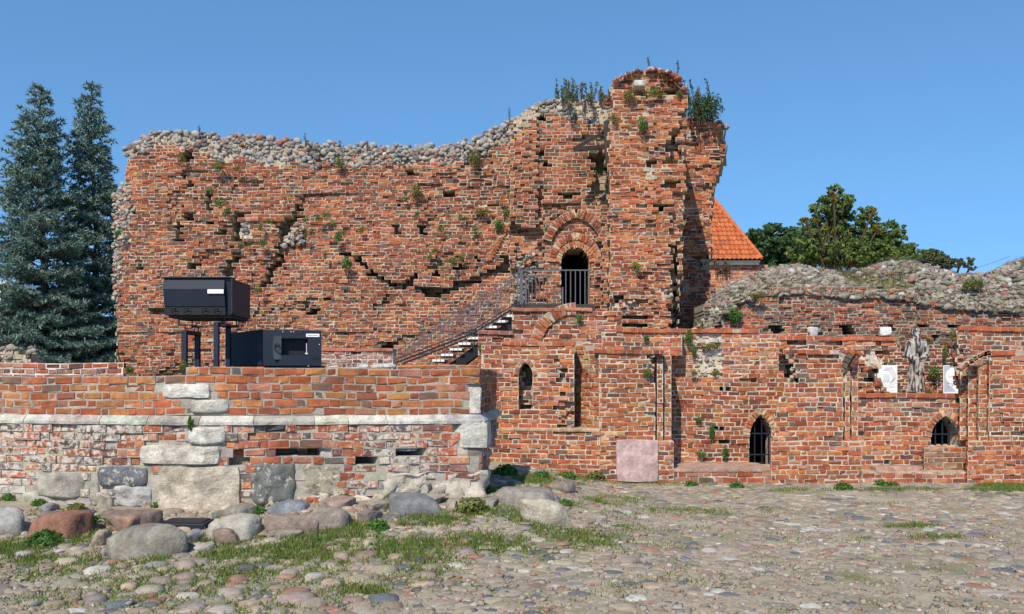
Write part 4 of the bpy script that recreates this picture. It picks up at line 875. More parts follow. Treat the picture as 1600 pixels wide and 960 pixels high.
root = thing('projector_box', 'lower dark blue metal housing standing on the platform, black window and white label', 'projector box', (X(411), D, Z(571.5)), 'outdoor projector housings')
x0, x1 = X(411), X(500); zt, zb = Z(515.5), Z(571.5)
xw0, xw1, zw0, zw1 = X(439), X(479), Z(555), Z(528.5)
def plate(mb, x0, x1, z0, z1): mb.box(x0, x1, D - .012, D + .012, z0, z1)
m_ = MB(); m_.box(x0, x1, D + .25, D + 1.05, zb, zt); m_.box(x0, x1, D + .012, D + .25, zt - .02, zt - .0005); m_.box(x0, x1, D + .012, D + .25, zb + .0005, zb + .02); m_.box(x0 + .0005, x0 + .02, D + .012, D + .25, zb + .02, zt - .02); m_.box(x1 - .02, x1 - .0005, D + .012, D + .25, zb + .02, zt - .02); m_.done('housing', M['steel'], root)
m_ = MB(); plate(m_, x0, xw0, zb, zt); plate(m_, xw1, x1, zb, zt); plate(m_, xw0, xw1, zb, zw0); plate(m_, xw0, xw1, zw1, zt); m_.done('front_panel', M['steel'], root)
bx('window_backing', M['dark'], root, xw0 - .02, xw1 + .02, D + .14, D + .16, zw0 - .02, zw1 + .02)
xl = (412 - 800) / (F / (D + .4)) - .22
m_ = MB(); xb0, xb1 = X(413.5) - .02, X(358); m_.hexa([(X(357), D + .45, zb), (x0 - .003, D + .02, zb), (x0 - .003, D + 1.0, zb), (X(357), D + 1.1, zb), (X(357), D + .45, zt - .035), (x0 - .003, D + .02, zt + .008), (x0 - .003, D + 1.0, zt), (X(357), D + 1.1, zt - .035)]); m_.done('side_cover', M['steel'], root, None, .005)
m_ = MB(); hx0, hx1, hz0, hz1 = X(426), X(438.5), Z(562), Z(525)
n_ = 8; P = [(hx0 + .02 * abs(2 * i / n_ - 1) ** 2.2, hz0 + (hz1 - hz0) * i / n_) for i in range(n_ + 1)]
for (a, za), (b, zb_) in zip(P, P[1:]): m_.hexa([(a, D - .06, za), (hx1, D - .012, za), (hx1, D + .0, za), (a, D + .0, za), (b, D - .06, zb_), (hx1, D - .012, zb_), (hx1, D + .0, zb_), (b, D + .0, zb_)])
m_.done('lens_hood', M['rail'], root)
m_ = MB()
for i in range(12):
    a, b = 2 * math.pi * i / 12, 2 * math.pi * (i + 1) / 12; c = Vector((X(433), D - .058, Z(543))); m_.bar(c + Vector((math.cos(a) * .042, .0, math.sin(a) * .055)), c + Vector((math.cos(b) * .042, .0, math.sin(b) * .055)), .012)
m_.done('lens', M['dark'], root)
bx('label_plate', M['white'], root, X(476.5), X(497), D - .018, D - .0125, Z(526), Z(521))
bx('label_print', M['rail'], root, X(478.5), X(495), D - .0195, D - .0182, Z(523.9), Z(523.2))
bx('vent', M['dark'], root, X(485), X(496), D - .016, D - .0125, Z(562), Z(556.5))
for p, q in ((441, 518.5), (453.5, 518.3), (457.5, 518.2), (497, 538), (480, 572)): bx('bolt', M['tread'], root, X(p) - .006, X(p) + .006, D - .022, D - .0125, Z(q) - .006, Z(q) + .006)
m_ = MB(); m_.bar((X(477), D + .05, Z(536)), (X(477.2), D + .05, Z(552)), .01); m_.bar((X(475), D + .05, Z(552)), (X(479), D + .05, Z(552)), .02); m_.done('latch', M['tread'], root)
bx('base_skid', M['dark'], root, x0 + .02, x1 + .06, D + .02, D + .9, zb - .04, zb - .001)
for ch in list(root.children): pass
root.rotation_euler.z = R(12)
# floodlight set among the boulders
c = gpt(288, 828); root = thing('ground_floodlight', 'black metal floodlight lying among the boulders beside the big grey one', 'floodlight', c)
m_ = MB(); m_.hexa([(c.x - .30, c.y - .02, c.z - .02), (c.x + .25, c.y - .06, c.z - .02), (c.x + .29, c.y + .2, c.z - .02), (c.x - .26, c.y + .24, c.z - .02), (c.x - .30, c.y - .02, c.z + .075), (c.x + .25, c.y - .06, c.z + .075), (c.x + .29, c.y + .2, c.z + .10), (c.x - .26, c.y + .24, c.z + .10)]); m_.done('housing', M['steel'], root, None, .008)
m_ = MB(); m_.hexa([(c.x - .26, c.y + .0, c.z + .079), (c.x + .21, c.y - .035, c.z + .079), (c.x + .25, c.y + .18, c.z + .104), (c.x - .22, c.y + .21, c.z + .104), (c.x - .26, c.y + .0, c.z + .085), (c.x + .21, c.y - .035, c.z + .085), (c.x + .25, c.y + .18, c.z + .11), (c.x - .22, c.y + .21, c.z + .11)]); m_.done('glass_cover', M['dark'], root)

# ------------------------------------------------------------------ 10 metal stair and landing rails
root = thing('metal_stair', 'open metal stair with pale treads and thin grey railings climbing to the doorway', 'stair', ray(690, 572, 19.6))
D0, D1 = 19.5, 20.55; k = F / D0; X = lambda p: (p - 800) / k; Z = lambda p: CZ + (HY - p) / k
for i in range(10):
    px, py = 675 + 13.6 * i - .0, 561.8 - 8.75 * i; t_ = MB()
    for j in range(3): a = X(px + 6.6 * j + .4); b = X(px + 6.6 * j + 6.2); t_.box(a, b, D0 - .012, D0 + .01, Z(py + 3.6), Z(py))
    tr_ = MB(); tr_.box(X(px), X(px + 19.6), D0 + .012, D1, Z(py + 4.4), Z(py - .0)); tt = tr_.done('tread', M['rail'], root); t_.done('tread_nosing', M['tread'], tt)
m_ = MB()
for yy in (D0 + .14, D1 - .12): m_.hexa([(X(690), yy, Z(577)), (X(716), yy, Z(577)), (X(716), yy + .05, Z(577)), (X(690), yy + .05, Z(577)), (X(800), yy, Z(497)), (X(803), yy, Z(512)), (X(803), yy + .05, Z(512)), (X(800), yy + .05, Z(497))])
m_.done('stringer', M['dark'], root)
tp = lambda x: 547 + (x - 623) * (424 - 547) / (812 - 623)
bt = lambda x: 566 - 45 * (x - 622) / 118 if x < 740 else 521 - (x - 740) * .62
for yy, nm in ((D0 - .03, 'near'), (D1 + .03, 'far')):
    kk = F / yy; w_ = lambda p, q: Vector(((p - 800) / k, yy, CZ + (HY - q) / k))
    m_ = MB(); m_.bar(w_(622, tp(622)), w_(812, tp(812)), .020); m_.bar(w_(623, tp(623) + 7), w_(812, tp(812) + 7), .013); m_.done('handrail', M['rail'], root)
    m_ = MB(); pts = [w_(x, bt(x)) for x in (620, 655, 690, 715, 740, 772, 800, 812)]; m_.tube(pts, .035, 4); m_.tube([p + Vector((0, 0, .075)) for p in pts], .02, 4); m_.done('bottom_rail', M['dark'], root)
    for i in range(28):
        x = 627 + 6.75 * i; m_ = MB(); m_.bar(w_(x, bt(x) + (4 if x < 680 else 1)), w_(x, tp(x)), .013); m_.done('baluster', M['rail'], root)
root = thing('landing_railing', 'grey metal railing and gate across the upper arched doorway', 'railing', ray(868, 480, 20.6))
D0 = 20.6; k = F / D0; w_ = lambda p, q, dy=0: Vector(((p - 800) / k, D0 + dy, CZ + (HY - q) / k))
m_ = MB(); m_.bar(w_(809, 422.5), w_(922, 422.5), .03); m_.done('handrail', M['rail'], root); m_ = MB(); m_.bar(w_(882, 478), w_(922, 478), .05); m_.bar(w_(812, 479), w_(838, 479), .03); m_.done('bottom_rail', M['rail'], root)
for x in (884, 891.5, 899, 906.5, 914, 921): m_ = MB(); m_.bar(w_(x, 423), w_(x, 478), .022); m_.done('baluster', M['rail'], root)
for x, y0, wd in ((814.5, 424, .075), (821.5, 439, .045)): m_ = MB(); m_.bar(w_(x, y0), w_(x, 483), wd); m_.done('post', M['rail'], root)
for x in (865.5, 879): m_ = MB(); m_.bar(w_(x, 449), w_(x, 478), .035); m_.done('post', M['rail'], root)
m_ = MB(); m_.bar(w_(865, 457), w_(880, 457), .03); m_.bar(w_(864, 478), w_(880, 478), .03); m_.done('gate_latch', M['rail'], root)
for i, x in enumerate(range(827, 860, 6)): m_ = MB(); m_.bar(w_(x, 424, .9), w_(x, 479, .9), .018); m_.done('baluster', M['rail'], root)
m_ = MB(); m_.bar(w_(809, 424, .9), w_(870, 424, .9), .03); m_.done('handrail', M['rail'], root)
# landing slab carrying the rails and bridging to the doorway
m_ = MB(); m_.box((800 - 800) / 60, (925 - 800) / (F / 20.5), 19.85, 23.5, CZ + (HY - 485) / (F / 20.6) - .16, CZ + (HY - 480) / (F / 20.6)); o = m_.done('stair_landing', M['wood'], None); tag(o, 'dark landing slab in front of the arched upper doorway', 'landing')

# ------------------------------------------------------------------ 11 timber bracket high on the gate wall
root = thing('timber_strut', 'two dark weathered timber struts jutting beside the tower', 'strut', ray(945, 220, 22.3)); P = lambda x, y, d: ray(x, y, d)
for a, b, w in (((898, 232, 22.5), (947, 206, 22.9), .09), ((897, 234, 22.5), (950, 229, 22.9), .10), ((940, 205, 22.8), (951, 205, 22.8), .07)): m_ = MB(); m_.bar(P(*a), P(*b), w); m_.done('beam', M['wood'], root)
m_ = MB(); m_.bar(P(946, 200, 22.4), P(950, 262, 22.4), .10); m_.done('post', M['wood'], root)

# ------------------------------------------------------------------ 12 niche: carved statue and two prints
bs_ = ray(1432, 612.5, 19.4); sz = 103 / F * 19.4
root = thing('carved_statue', 'whitened wooden statue of a bearded robed monk standing in the niche', 'statue', (bs_.x, bs_.y, zy(612.5, 19.4)))
import bmesh
def ell(b, c, r, sub=3):
    from mathutils import Matrix
    bmesh.ops.create_icosphere(b, subdivisions=sub, radius=1, matrix=Matrix.Translation(c) @ Matrix.Diagonal((*r, 1)))
def cone(b, p, q, r0, r1, n=14):
    from mathutils import Matrix
    p, q = Vector(p), Vector(q); d = q - p; bmesh.ops.create_cone(b, segments=n, radius1=r0, radius2=r1, depth=d.length, cap_ends=True, matrix=Matrix.Translation((p + q) / 2) @ d.to_track_quat('Z', 'Y').to_matrix().to_4x4())
b = bmesh.new()
rings = ((0, .205, .17), (.05, .20, .165), (.25, .165, .14), (.55, .15, .125), (.80, .155, .12), (.95, .175, .125), (1.06, .175, .12), (1.13, .14, .10), (1.20, .075, .075))
prev = None; n_ = 40
for z, rx, ry in rings:
    ring = []
    for i in range(n_):
        a = 2 * math.pi * i / n_; fold = 1 + (.07 * math.sin(9 * a + z * 1.5) + .04 * math.sin(17 * a)) * max(0, 1 - z / .95)
        ring.append(b.verts.new((rx * fold * math.cos(a), ry * fold * math.sin(a), z)))
    if prev:
        for i in range(n_): b.faces.new((prev[i], prev[(i + 1) % n_], ring[(i + 1) % n_], ring[i]))
    else: b.faces.new(ring[::-1])
    prev = ring
b.faces.new(prev)
ell(b, (0, -.005, 1.30), (.078, .085, .125)); ell(b, (0, .025, 1.31), (.105, .095, .145))                        # face within its hood
ell(b, (0, -.075, 1.20), (.05, .045, .10)); ell(b, (0, -.085, 1.30), (.016, .022, .035))                           # beard, nose
ell(b, (-.032, -.078, 1.345), (.03, .016, .011)); ell(b, (.032, -.078, 1.345), (.03, .016, .011)); ell(b, (-.02, -.087, 1.262), (.022, .014, .01)); ell(b, (.02, -.087, 1.262), (.022, .014, .01))   # brows, moustache
for s in (-1, 1):
    cone(b, (s * .165, 0, 1.07), (s * .205, -.03, .80), .07, .075); cone(b, (s * .205, -.03, .80), (s * .06, -.16, .70), .078, .06); ell(b, (s * .205, -.03, .80), (.078, .075, .08)); ell(b, (s * .165, 0, 1.06), (.072, .075, .07))
    ell(b, (s * .04, -.185, .70), (.035, .03, .045))                                                                   # joined hands
    for f in range(4): cone(b, (s * (.045 - .0), -.20, .665 + f * .02), (s * -.005, -.218, .672 + f * .02), .010, .008, 8)
    cone(b, (s * .05, -.17, .68), (s * .07, -.15, .42), .05, .03)                                                       # hanging sleeve ends
ell(b, (0, -.165, .89), (.05, .05, .055)); cone(b, (0, -.19, .66), (.01, -.17, .06), .022, .03)
me0 = bpy.data.meshes.new('tmp'); b.to_mesh(me0); b.free(); tmp = bpy.data.objects.new('tmp', me0); COL.objects.link(tmp)
r_ = tmp.modifiers.new('r', 'REMESH'); r_.mode = 'VOXEL'; r_.voxel_size = .0105
bpy.context.view_layer.update(); dg = bpy.context.evaluated_depsgraph_get(); me1 = bpy.data.meshes.new_from_object(tmp.evaluated_get(dg)); bpy.data.objects.remove(tmp)
V = np.array([v.co[:] for v in me1.vertices]); Nn = np.array([v.normal[:] for v in me1.vertices]); Fq = np.array([list(p.vertices) for p in me1.polygons if len(p.vertices) == 4])
dsp = np.array([.010 * mnoise.noise(Vector((v[0] * 30, v[1] * 30, v[2] * 7))) + .006 * mnoise.noise(Vector((v[0] * 70, v[1] * 70, v[2] * 20))) for v in V]); hw = np.where(V[:, 2] > 1.2, .4, 1.0)
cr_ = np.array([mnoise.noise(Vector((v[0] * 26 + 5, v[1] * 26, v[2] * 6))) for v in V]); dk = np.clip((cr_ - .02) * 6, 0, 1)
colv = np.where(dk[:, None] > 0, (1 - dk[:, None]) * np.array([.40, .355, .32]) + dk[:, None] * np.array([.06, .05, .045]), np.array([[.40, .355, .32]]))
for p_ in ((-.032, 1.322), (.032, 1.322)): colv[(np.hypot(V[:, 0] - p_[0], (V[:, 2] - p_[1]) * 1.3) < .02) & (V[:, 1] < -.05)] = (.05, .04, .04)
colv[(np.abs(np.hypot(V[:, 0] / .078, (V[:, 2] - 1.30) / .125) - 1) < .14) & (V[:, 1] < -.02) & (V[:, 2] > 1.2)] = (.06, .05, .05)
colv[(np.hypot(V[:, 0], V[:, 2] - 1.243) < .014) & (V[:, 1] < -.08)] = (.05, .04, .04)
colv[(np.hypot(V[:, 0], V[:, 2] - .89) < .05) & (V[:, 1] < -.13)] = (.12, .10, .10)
V = (V + Nn * (dsp * hw)[:, None]) * np.array([1.0, 1, sz / 1.445])
obj('figure', mesh_np('figure', V, Fq, M['statue'], colv, True), root, root.location)
def sheet(x0, y0, x1, y1, label, draw):
    Dp = 20.45; kk = F / Dp; root = thing('printed_panel', label, 'panel', ray((x0 + x1) / 2, y1, Dp), 'printed panels flanking the statue')
    bx('board', M['white'], root, (x0 - 800) / kk, (x1 - 800) / kk, Dp, Dp + .02, CZ + (HY - y1) / kk, CZ + (HY - y0) / kk); w_ = lambda p, q: Vector(((p - 800) / kk, Dp - .002, CZ + (HY - q) / kk)); draw(root, w_)
def ink(root, pts, w, col, nm='drawn_line'):
    V = []; Fq = []
    for a, b in zip(pts, pts[1:]):
        d = (b - a); n_ = Vector((-d.z, 0, d.x)).normalized() * w / 2; i = len(V); V += [a - n_, b - n_, b + n_, a + n_]; Fq.append((i, i + 1, i + 2, i + 3))
    centred(nm, [v[:] for v in V], Fq, M['print'], np.tile((*col, 0), (len(V), 1)), False, root)
def fill(root, pts, col, dy=.0): centred('print_patch', [(p.x, p.y + dy, p.z) for p in pts], [list(range(len(pts)))], M['print'], np.tile((*col, 0), (len(pts), 1)), False, root)
def d1(root, w_):
    G = (.36, .36, .46); c = [(1384, 575), (1394, 575), (1399, 584), (1399, 590), (1396, 595)]
    for o in range(4): ink(root, [w_(x - o * 1.6, y + o * 1.5) for x, y in c], .010, G)
    fill(root, [w_(*p) for p in ((1380, 585), (1390, 585), (1390, 598), (1380, 598))], (.60, .60, .68), .0008)
    for cx in (1382, 1388.5): ink(root, [w_(cx + 2.2 * math.cos(i * .7), 596.5 + 2.2 * math.sin(i * .7)) for i in range(10)], .009, G)
    for o in range(3): ink(root, [w_(1377 + o * .6, 600 + 3 * o), w_(1381, 603 + 2.4 * o), w_(1388, 603 + 2.4 * o), w_(1394, 597 + 3 * o), w_(1401, 590 + 4 * o)], .009, G)
    ink(root, [w_(1391 + i * 1.6, 604 + (i % 2) * 2.5) for i in range(6)], .009, G); ink(root, [w_(1389 + i * 1.6, 609 + (i % 2) * 2) for i in range(6)], .009, G)
def d2(root, w_):
    bgp = [(1475, 572), (1494, 572), (1494, 574.5), (1486, 575), (1479, 580), (1477, 588), (1479, 595), (1483, 599), (1483, 604), (1488, 606), (1493, 612), (1475, 612.5)]
    fill(root, [w_(*p) for p in bgp], (.46, .47, .56)); fill(root, [w_(*p) for p in ((1480, 586), (1484, 590), (1492, 589), (1494, 584), (1494, 580), (1490, 587), (1485, 588))], (.76, .58, .66), -.0004)
    ink(root, [w_(1480, 599), w_(1488, 600), w_(1488, 604), w_(1481, 605)], .012, (.40, .41, .5)); ink(root, [w_(1484, 601.5), w_(1491, 602.5)], .008, (.40, .41, .5))
sheet(1371, 571, 1402, 615, 'white panel with line drawing half hidden by broken brickwork, left of the statue', d1); sheet(1474, 571, 1500, 615, 'white panel with a pink and grey print, right of the statue', d2)

# ------------------------------------------------------------------ 13 thin conductor cable over the mound
cb = [(1272, 428), (1285, 420), (1300, 421), (1318, 424.5), (1335, 424), (1352, 420), (1366, 413), (1385, 404.5), (1402, 404), (1440, 408), (1500, 418), (1522, 421), (1545, 414), (1562, 408), (1578, 402)]
m_ = MB(); m_.tube([ray(x, y - 1.2, 21.6) for x, y in cb], .009, 5); o = m_.done('conductor_cable', M['rail']); tag(o, 'thin pale cable looping over the rubble mound', 'cable')
# ------------------------------------------------------------------ 14 boulders
def boulder(x0, y0, x1, y1, col, label, seed, amp=.2, flat=1., deep=.75, sub=4, grp='boulders lying along the foot of the platform wall', facet=.04):
    c = gpt((x0 + x1) / 2, y1 - (y1 - y0) * .10); k = F / c.y; w = (x1 - x0) / k / 2; hgt = (y1 - y0) / k
    V, Fc = rock(sub, seed, 14, 9. + 6 * (seed % 3), .06)
    if seed in (8, 13, 14, 15, 16, 17, 18, 19, 20, 21, 23): V = np.sign(V) * np.abs(V) ** np.array([.85, .85, .5])
    if seed in (1, 2, 22): V = np.sign(V) * np.abs(V) ** np.array([.8, .85, .62])
    dy = max(.2, min(w * deep, 1.2)); zz = V[:, 2]; zz = np.sign(zz) * np.abs(zz) ** .8
    tilt = max(.0, min(.8, hgt / (2 * dy + 1e-3)))
    fl = seed in (8, 13, 14, 15, 16, 17, 18, 19, 20, 21, 23, 24, 25, 26, 27, 28, 4); H = hgt * (.74 if fl else .92); dy = max(dy, .34) if fl else dy
    V = np.stack([V[:, 0] * w * 1.04, V[:, 1] * dy, zz * H * .66], 1); o = Vector((c.x, min(c.y + dy * .75, 11.75 if c.x < -.3 else 99), 0)); o.z = float(gz(o.x, o.y)) + H * (.12 if fl else .18)
    ob = obj('boulder', mesh_np('boulder', V, Fc, M['boulder'], np.tile((col[0] * .84, col[1] * .82, col[2] * .78, 0), (len(V), 1)), True), None, o); tag(ob, label, 'boulder', grp)
GRYB, RDB, PKB = (.28, .255, .215), (.28, .14, .095), (.26, .19, .155)
for a in (
    (168, 820, 291, 880, GRYB, 'largest grey boulder with pale streaks, in front of the platform corner', 1, .18, 1, .6),
    (32, 802, 126, 849, RDB, 'round red-brown boulder second from the left edge', 2, .14), (-30, 790, 40, 843, (.33, .32, .31), 'grey and white mottled boulder cut by the left edge', 3),
    (146, 793, 262, 838, PKB, 'flat pinkish boulder behind the largest grey one', 4, .15, 1, .8), (158, 806, 216, 842, (.36, .22, .17), 'tan-red boulder wedged behind the left shoulder of the largest grey one', 5),
    (57, 786, 79, 803, (.33, .32, .32), 'small grey stone at the wall foot above the red-brown boulder', 6), (136, 832, 162, 858, (.42, .34, .27), 'small tan stone at the left flank of the largest grey boulder', 7),
    (337, 785, 399, 812, (.27, .25, .21), 'flat grey-green boulder below the dressed cornerstone', 8), (322, 808, 418, 848, (.41, .38, .33), 'broad pale grey boulder right of the black floodlight', 9, .13),
    (316, 829, 376, 856, PKB, 'pinkish wedge-shaped stone below the broad pale grey boulder', 10), (313, 800, 340, 818, (.50, .45, .36), 'small cream stone above the black floodlight', 11), (286, 832, 311, 853, (.30, .31, .33), 'small blue-grey stone touching the right side of the largest grey boulder', 12),
    (420, 780, 482, 804, (.24, .26, .29), 'flat blue-grey boulder below the dark green fieldstone', 13), (412, 803, 498, 842, (.30, .23, .19), 'flat brown boulder below the flat blue-grey one', 14), (474, 796, 550, 834, (.36, .29, .25), 'flat pinkish grey slab right of the flat brown boulder', 15),
    (492, 776, 548, 798, (.34, .25, .21), 'reddish flat stone at the foot of the tan fieldstone', 16), (545, 800, 590, 828, (.27, .22, .19), 'low brown stone in the grass left of the big slate slab', 17), (582, 770, 694, 810, (.22, .22, .23), 'big dark slate slab below the right part of the platform wall', 18, .12, 1, .9),
    (680, 778, 750, 806, (.34, .30, .25), 'tan flat stone right of the big dark slate slab', 19), (640, 768, 700, 786, (.38, .33, .28), 'pale flat stone hugging the wall above the slate slab', 20), (748, 782, 780, 798, (.31, .28, .25), 'small grey stone below the right corner of the platform wall', 21),
    (802, 780, 898, 827, (.48, .42, .34), 'rounded cream-grey boulder lying alone right of the platform wall', 22, .16), (765, 756, 868, 794, (.33, .29, .26), 'long grey slab behind the lone cream-grey boulder', 23, .12, 1, .9), (855, 745, 905, 772, (.30, .24, .21), 'brown stone at the end of the long grey slab', 24),
    (845, 768, 880, 786, (.27, .27, .28), 'dark grey stone between the long slab and the lone cream boulder', 25), (395, 832, 470, 846, (.30, .25, .21), 'low brown stone sunk in grass under the broad pale boulder', 26), (480, 790, 520, 806, (.24, .22, .2), 'small dark stone among the flat slabs below the brick pier', 27),
    (560, 782, 610, 804, (.36, .31, .26), 'pale brown stone touching the left tip of the slate slab', 28), (300, 855, 330, 868, (.44, .40, .35), 'small pale stone in the grass right of the largest grey boulder', 29), (150, 858, 172, 872, (.34, .32, .31), 'small grey stone in the grass left of the largest grey boulder', 30)):
    boulder(*a)

# ------------------------------------------------------------------ 15 grass and weeds
def gdens(px, py, x, y):
    n = nz(x * 1.6, y * 1.6, 21) + .5 * nz(x * 5, y * 5, 4)
    d = 0.
    E = lambda cx, cy, rx, ry, a: a * max(0, 1 - ((px - cx) / rx) ** 2 - ((py - cy) / ry) ** 2)
    d = max(E(70, 865, 170, 48, 1.8), E(170, 900, 220, 30, .6), E(480, 840, 150, 26, 1.7), E(620, 838, 150, 22, 1.2), E(760, 820, 130, 34, 1.5), E(720, 850, 130, 26, 1.0), E(580, 928, 70, 9, 2.2), E(420, 868, 380, 52, 1.8), E(660, 836, 270, 42, 2.0), E(900, 835, 130, 35, .8), E(150, 830, 60, 40, 1.2),
            E(1040, 752, 160, 8, .8), E(870, 750, 80, 12, 1.2), E(1570, 764, 75, 7, 2.6), E(1400, 766, 90, 4, .7), E(1260, 766, 90, 4, .6), E(930, 785, 120, 10, .6), E(1090, 800, 190, 8, .45), E(1000, 850, 180, 25, .28), E(1420, 822, 70, 5, 1.1), E(1460, 842, 60, 6, 1.2), E(1330, 845, 50, 6, .7), E(330, 930, 380, 50, .6), E(1060, 900, 260, 40, .14), E(800, 775, 40, 20, 1.0))
    base = max(0, .16 * (1 - px / 1700) + .30 * n - .06) if py > 770 else 0
    return max(d * (.72 + 1.5 * n), base)
V = []; C_ = []
GP = [(4, (.14, .22, .035)), (2, (.20, .25, .05)), (2.2, (.25, .21, .085)), (2, (.05, .10, .018))]
n_try = 0; nb = 0; MAXB = 95000
cells_ = []
yy = 6.5
while yy < 17.02:
    xx = -.6 * yy
    while xx < .6 * yy:
        cells_.append((xx, yy)); xx += .07
    yy += .07
for (x, y) in cells_:
    if y > 11.6 and x < -.3: continue
    px, py = pxo(x, y, float(gz(x, y))); d = gdens(px, py, x, y)
    if d < .10: continue
    for _ in range(int(min(1.8, d) * 15 + random.random())):
        a = x + random.uniform(0, .07); b = y + random.uniform(0, .07); h = random.uniform(.02, .048) * (1.0 + .5 * min(1.5, d)); w = random.uniform(.005, .010); t = random.uniform(0, 6.28); lx, ly = random.gauss(0, .022), random.gauss(0, .022); z = float(gz(a, b)) - .004
        c, s = math.cos(t) * w, math.sin(t) * w; V += [(a - c, b - s, z), (a + c, b + s, z), (a + lx, b + ly, z + h)]; C_ += [pick(GP)] * 3
Fq = np.arange(len(V)).reshape(-1, 3); print('grass blades', len(Fq))
obj('grass', mesh_np('grass', V, Fq, M['grass'], np.array(C_)), None, (0, 0, 0), 'stuff', 'short green grass growing between the cobbles and boulders')
grv = []
for _ in range(7000):
    y = random.uniform(6.4, 15) ** 1.0; y = 6.4 + (y - 6.4) * random.random() ** .5; x = random.uniform(-.6, .6) * y
    if y > 11.5 and x < -.3: continue
    r = random.choice((.010, .013, .018, .025, .035)) * random.uniform(.8, 1.2); grv.append((np.array([x, y, float(gz(x, y)) + r * .2]), (r * 1.2, r, r * .6), pick(PAL_COB), random.uniform(-.3, .3), random.randrange(12), random.uniform(0, 6)))
stones(grv, ground, 'pebble', 'cobble', nmax=0, tmpl=STONES2)
def leaves(V, Fq, C_, c, r, n, size, pal, nrm=None, droop=0., up=0.):
    for _ in range(n):
        d = Vector((random.gauss(0, 1), random.gauss(0, 1), random.gauss(0, 1))).normalized()
        if nrm is not None and d.dot(nrm) < 0: d = d - 2 * d.dot(nrm) * nrm
        q = random.random() ** .45; p = Vector(c) + Vector((d.x * r[0], d.y * r[1], d.z * r[2])) * q; p.z -= droop * random.random()
        t = Vector((random.gauss(0, 1), random.gauss(0, 1) - .3, random.gauss(0, 1) + up)).normalized(); s = t.cross(d if abs(t.dot(d)) < .95 else Vector((1, 0, 0))).normalized(); L_ = size * random.uniform(.6, 1.25)
        a = p - t * L_ * .5; i = len(V); b_ = p + t * L_ * .5; V += [tuple(a), tuple(p + s * L_ * .28 + d * L_ * .08), tuple(b_), tuple(p - s * L_ * .28 + d * L_ * .08)]; Fq.append((i, i + 1, i + 2, i + 3)); C_ += [pick(pal)] * 4
WP = [(3, (.065, .17, .03)), (2, (.10, .22, .04)), (1, (.15, .24, .05))]; WY = [(3, (.19, .20, .04)), (2, (.13, .17, .035)), (1, (.26, .21, .08))]
def weed(px, py, s, D, label, pal=WP, wide=1., tall=1., ground=False, n=None):
    c = gpt(px, py) if ground else ray(px, py, D); k = F / c.y; s *= 1.3 if not ground else 1.15; r = s / k / 2; V, Fq, C_ = [], [], []
    nr = Vector((0, 0, 1)) if ground else Vector((0, -1, 0))
    nn = n or int(60 + s * 9 * max(wide, 1) * max(tall, 1)); leaves(V, Fq, C_, c, (r * wide, r * (.6 if not ground else wide), r * tall), nn, max(.035, r * .36), pal, nr, r * .3 if not ground else 0, .5 if ground else 0)
    o = centred('weed_plant', V, Fq, M['leaf'], np.array(C_)); tag(o, label, 'plant', 'weeds rooted in the masonry' if not ground else 'weeds on the ground')
mw = 23.9; W1 = ' on the tall ruined wall'
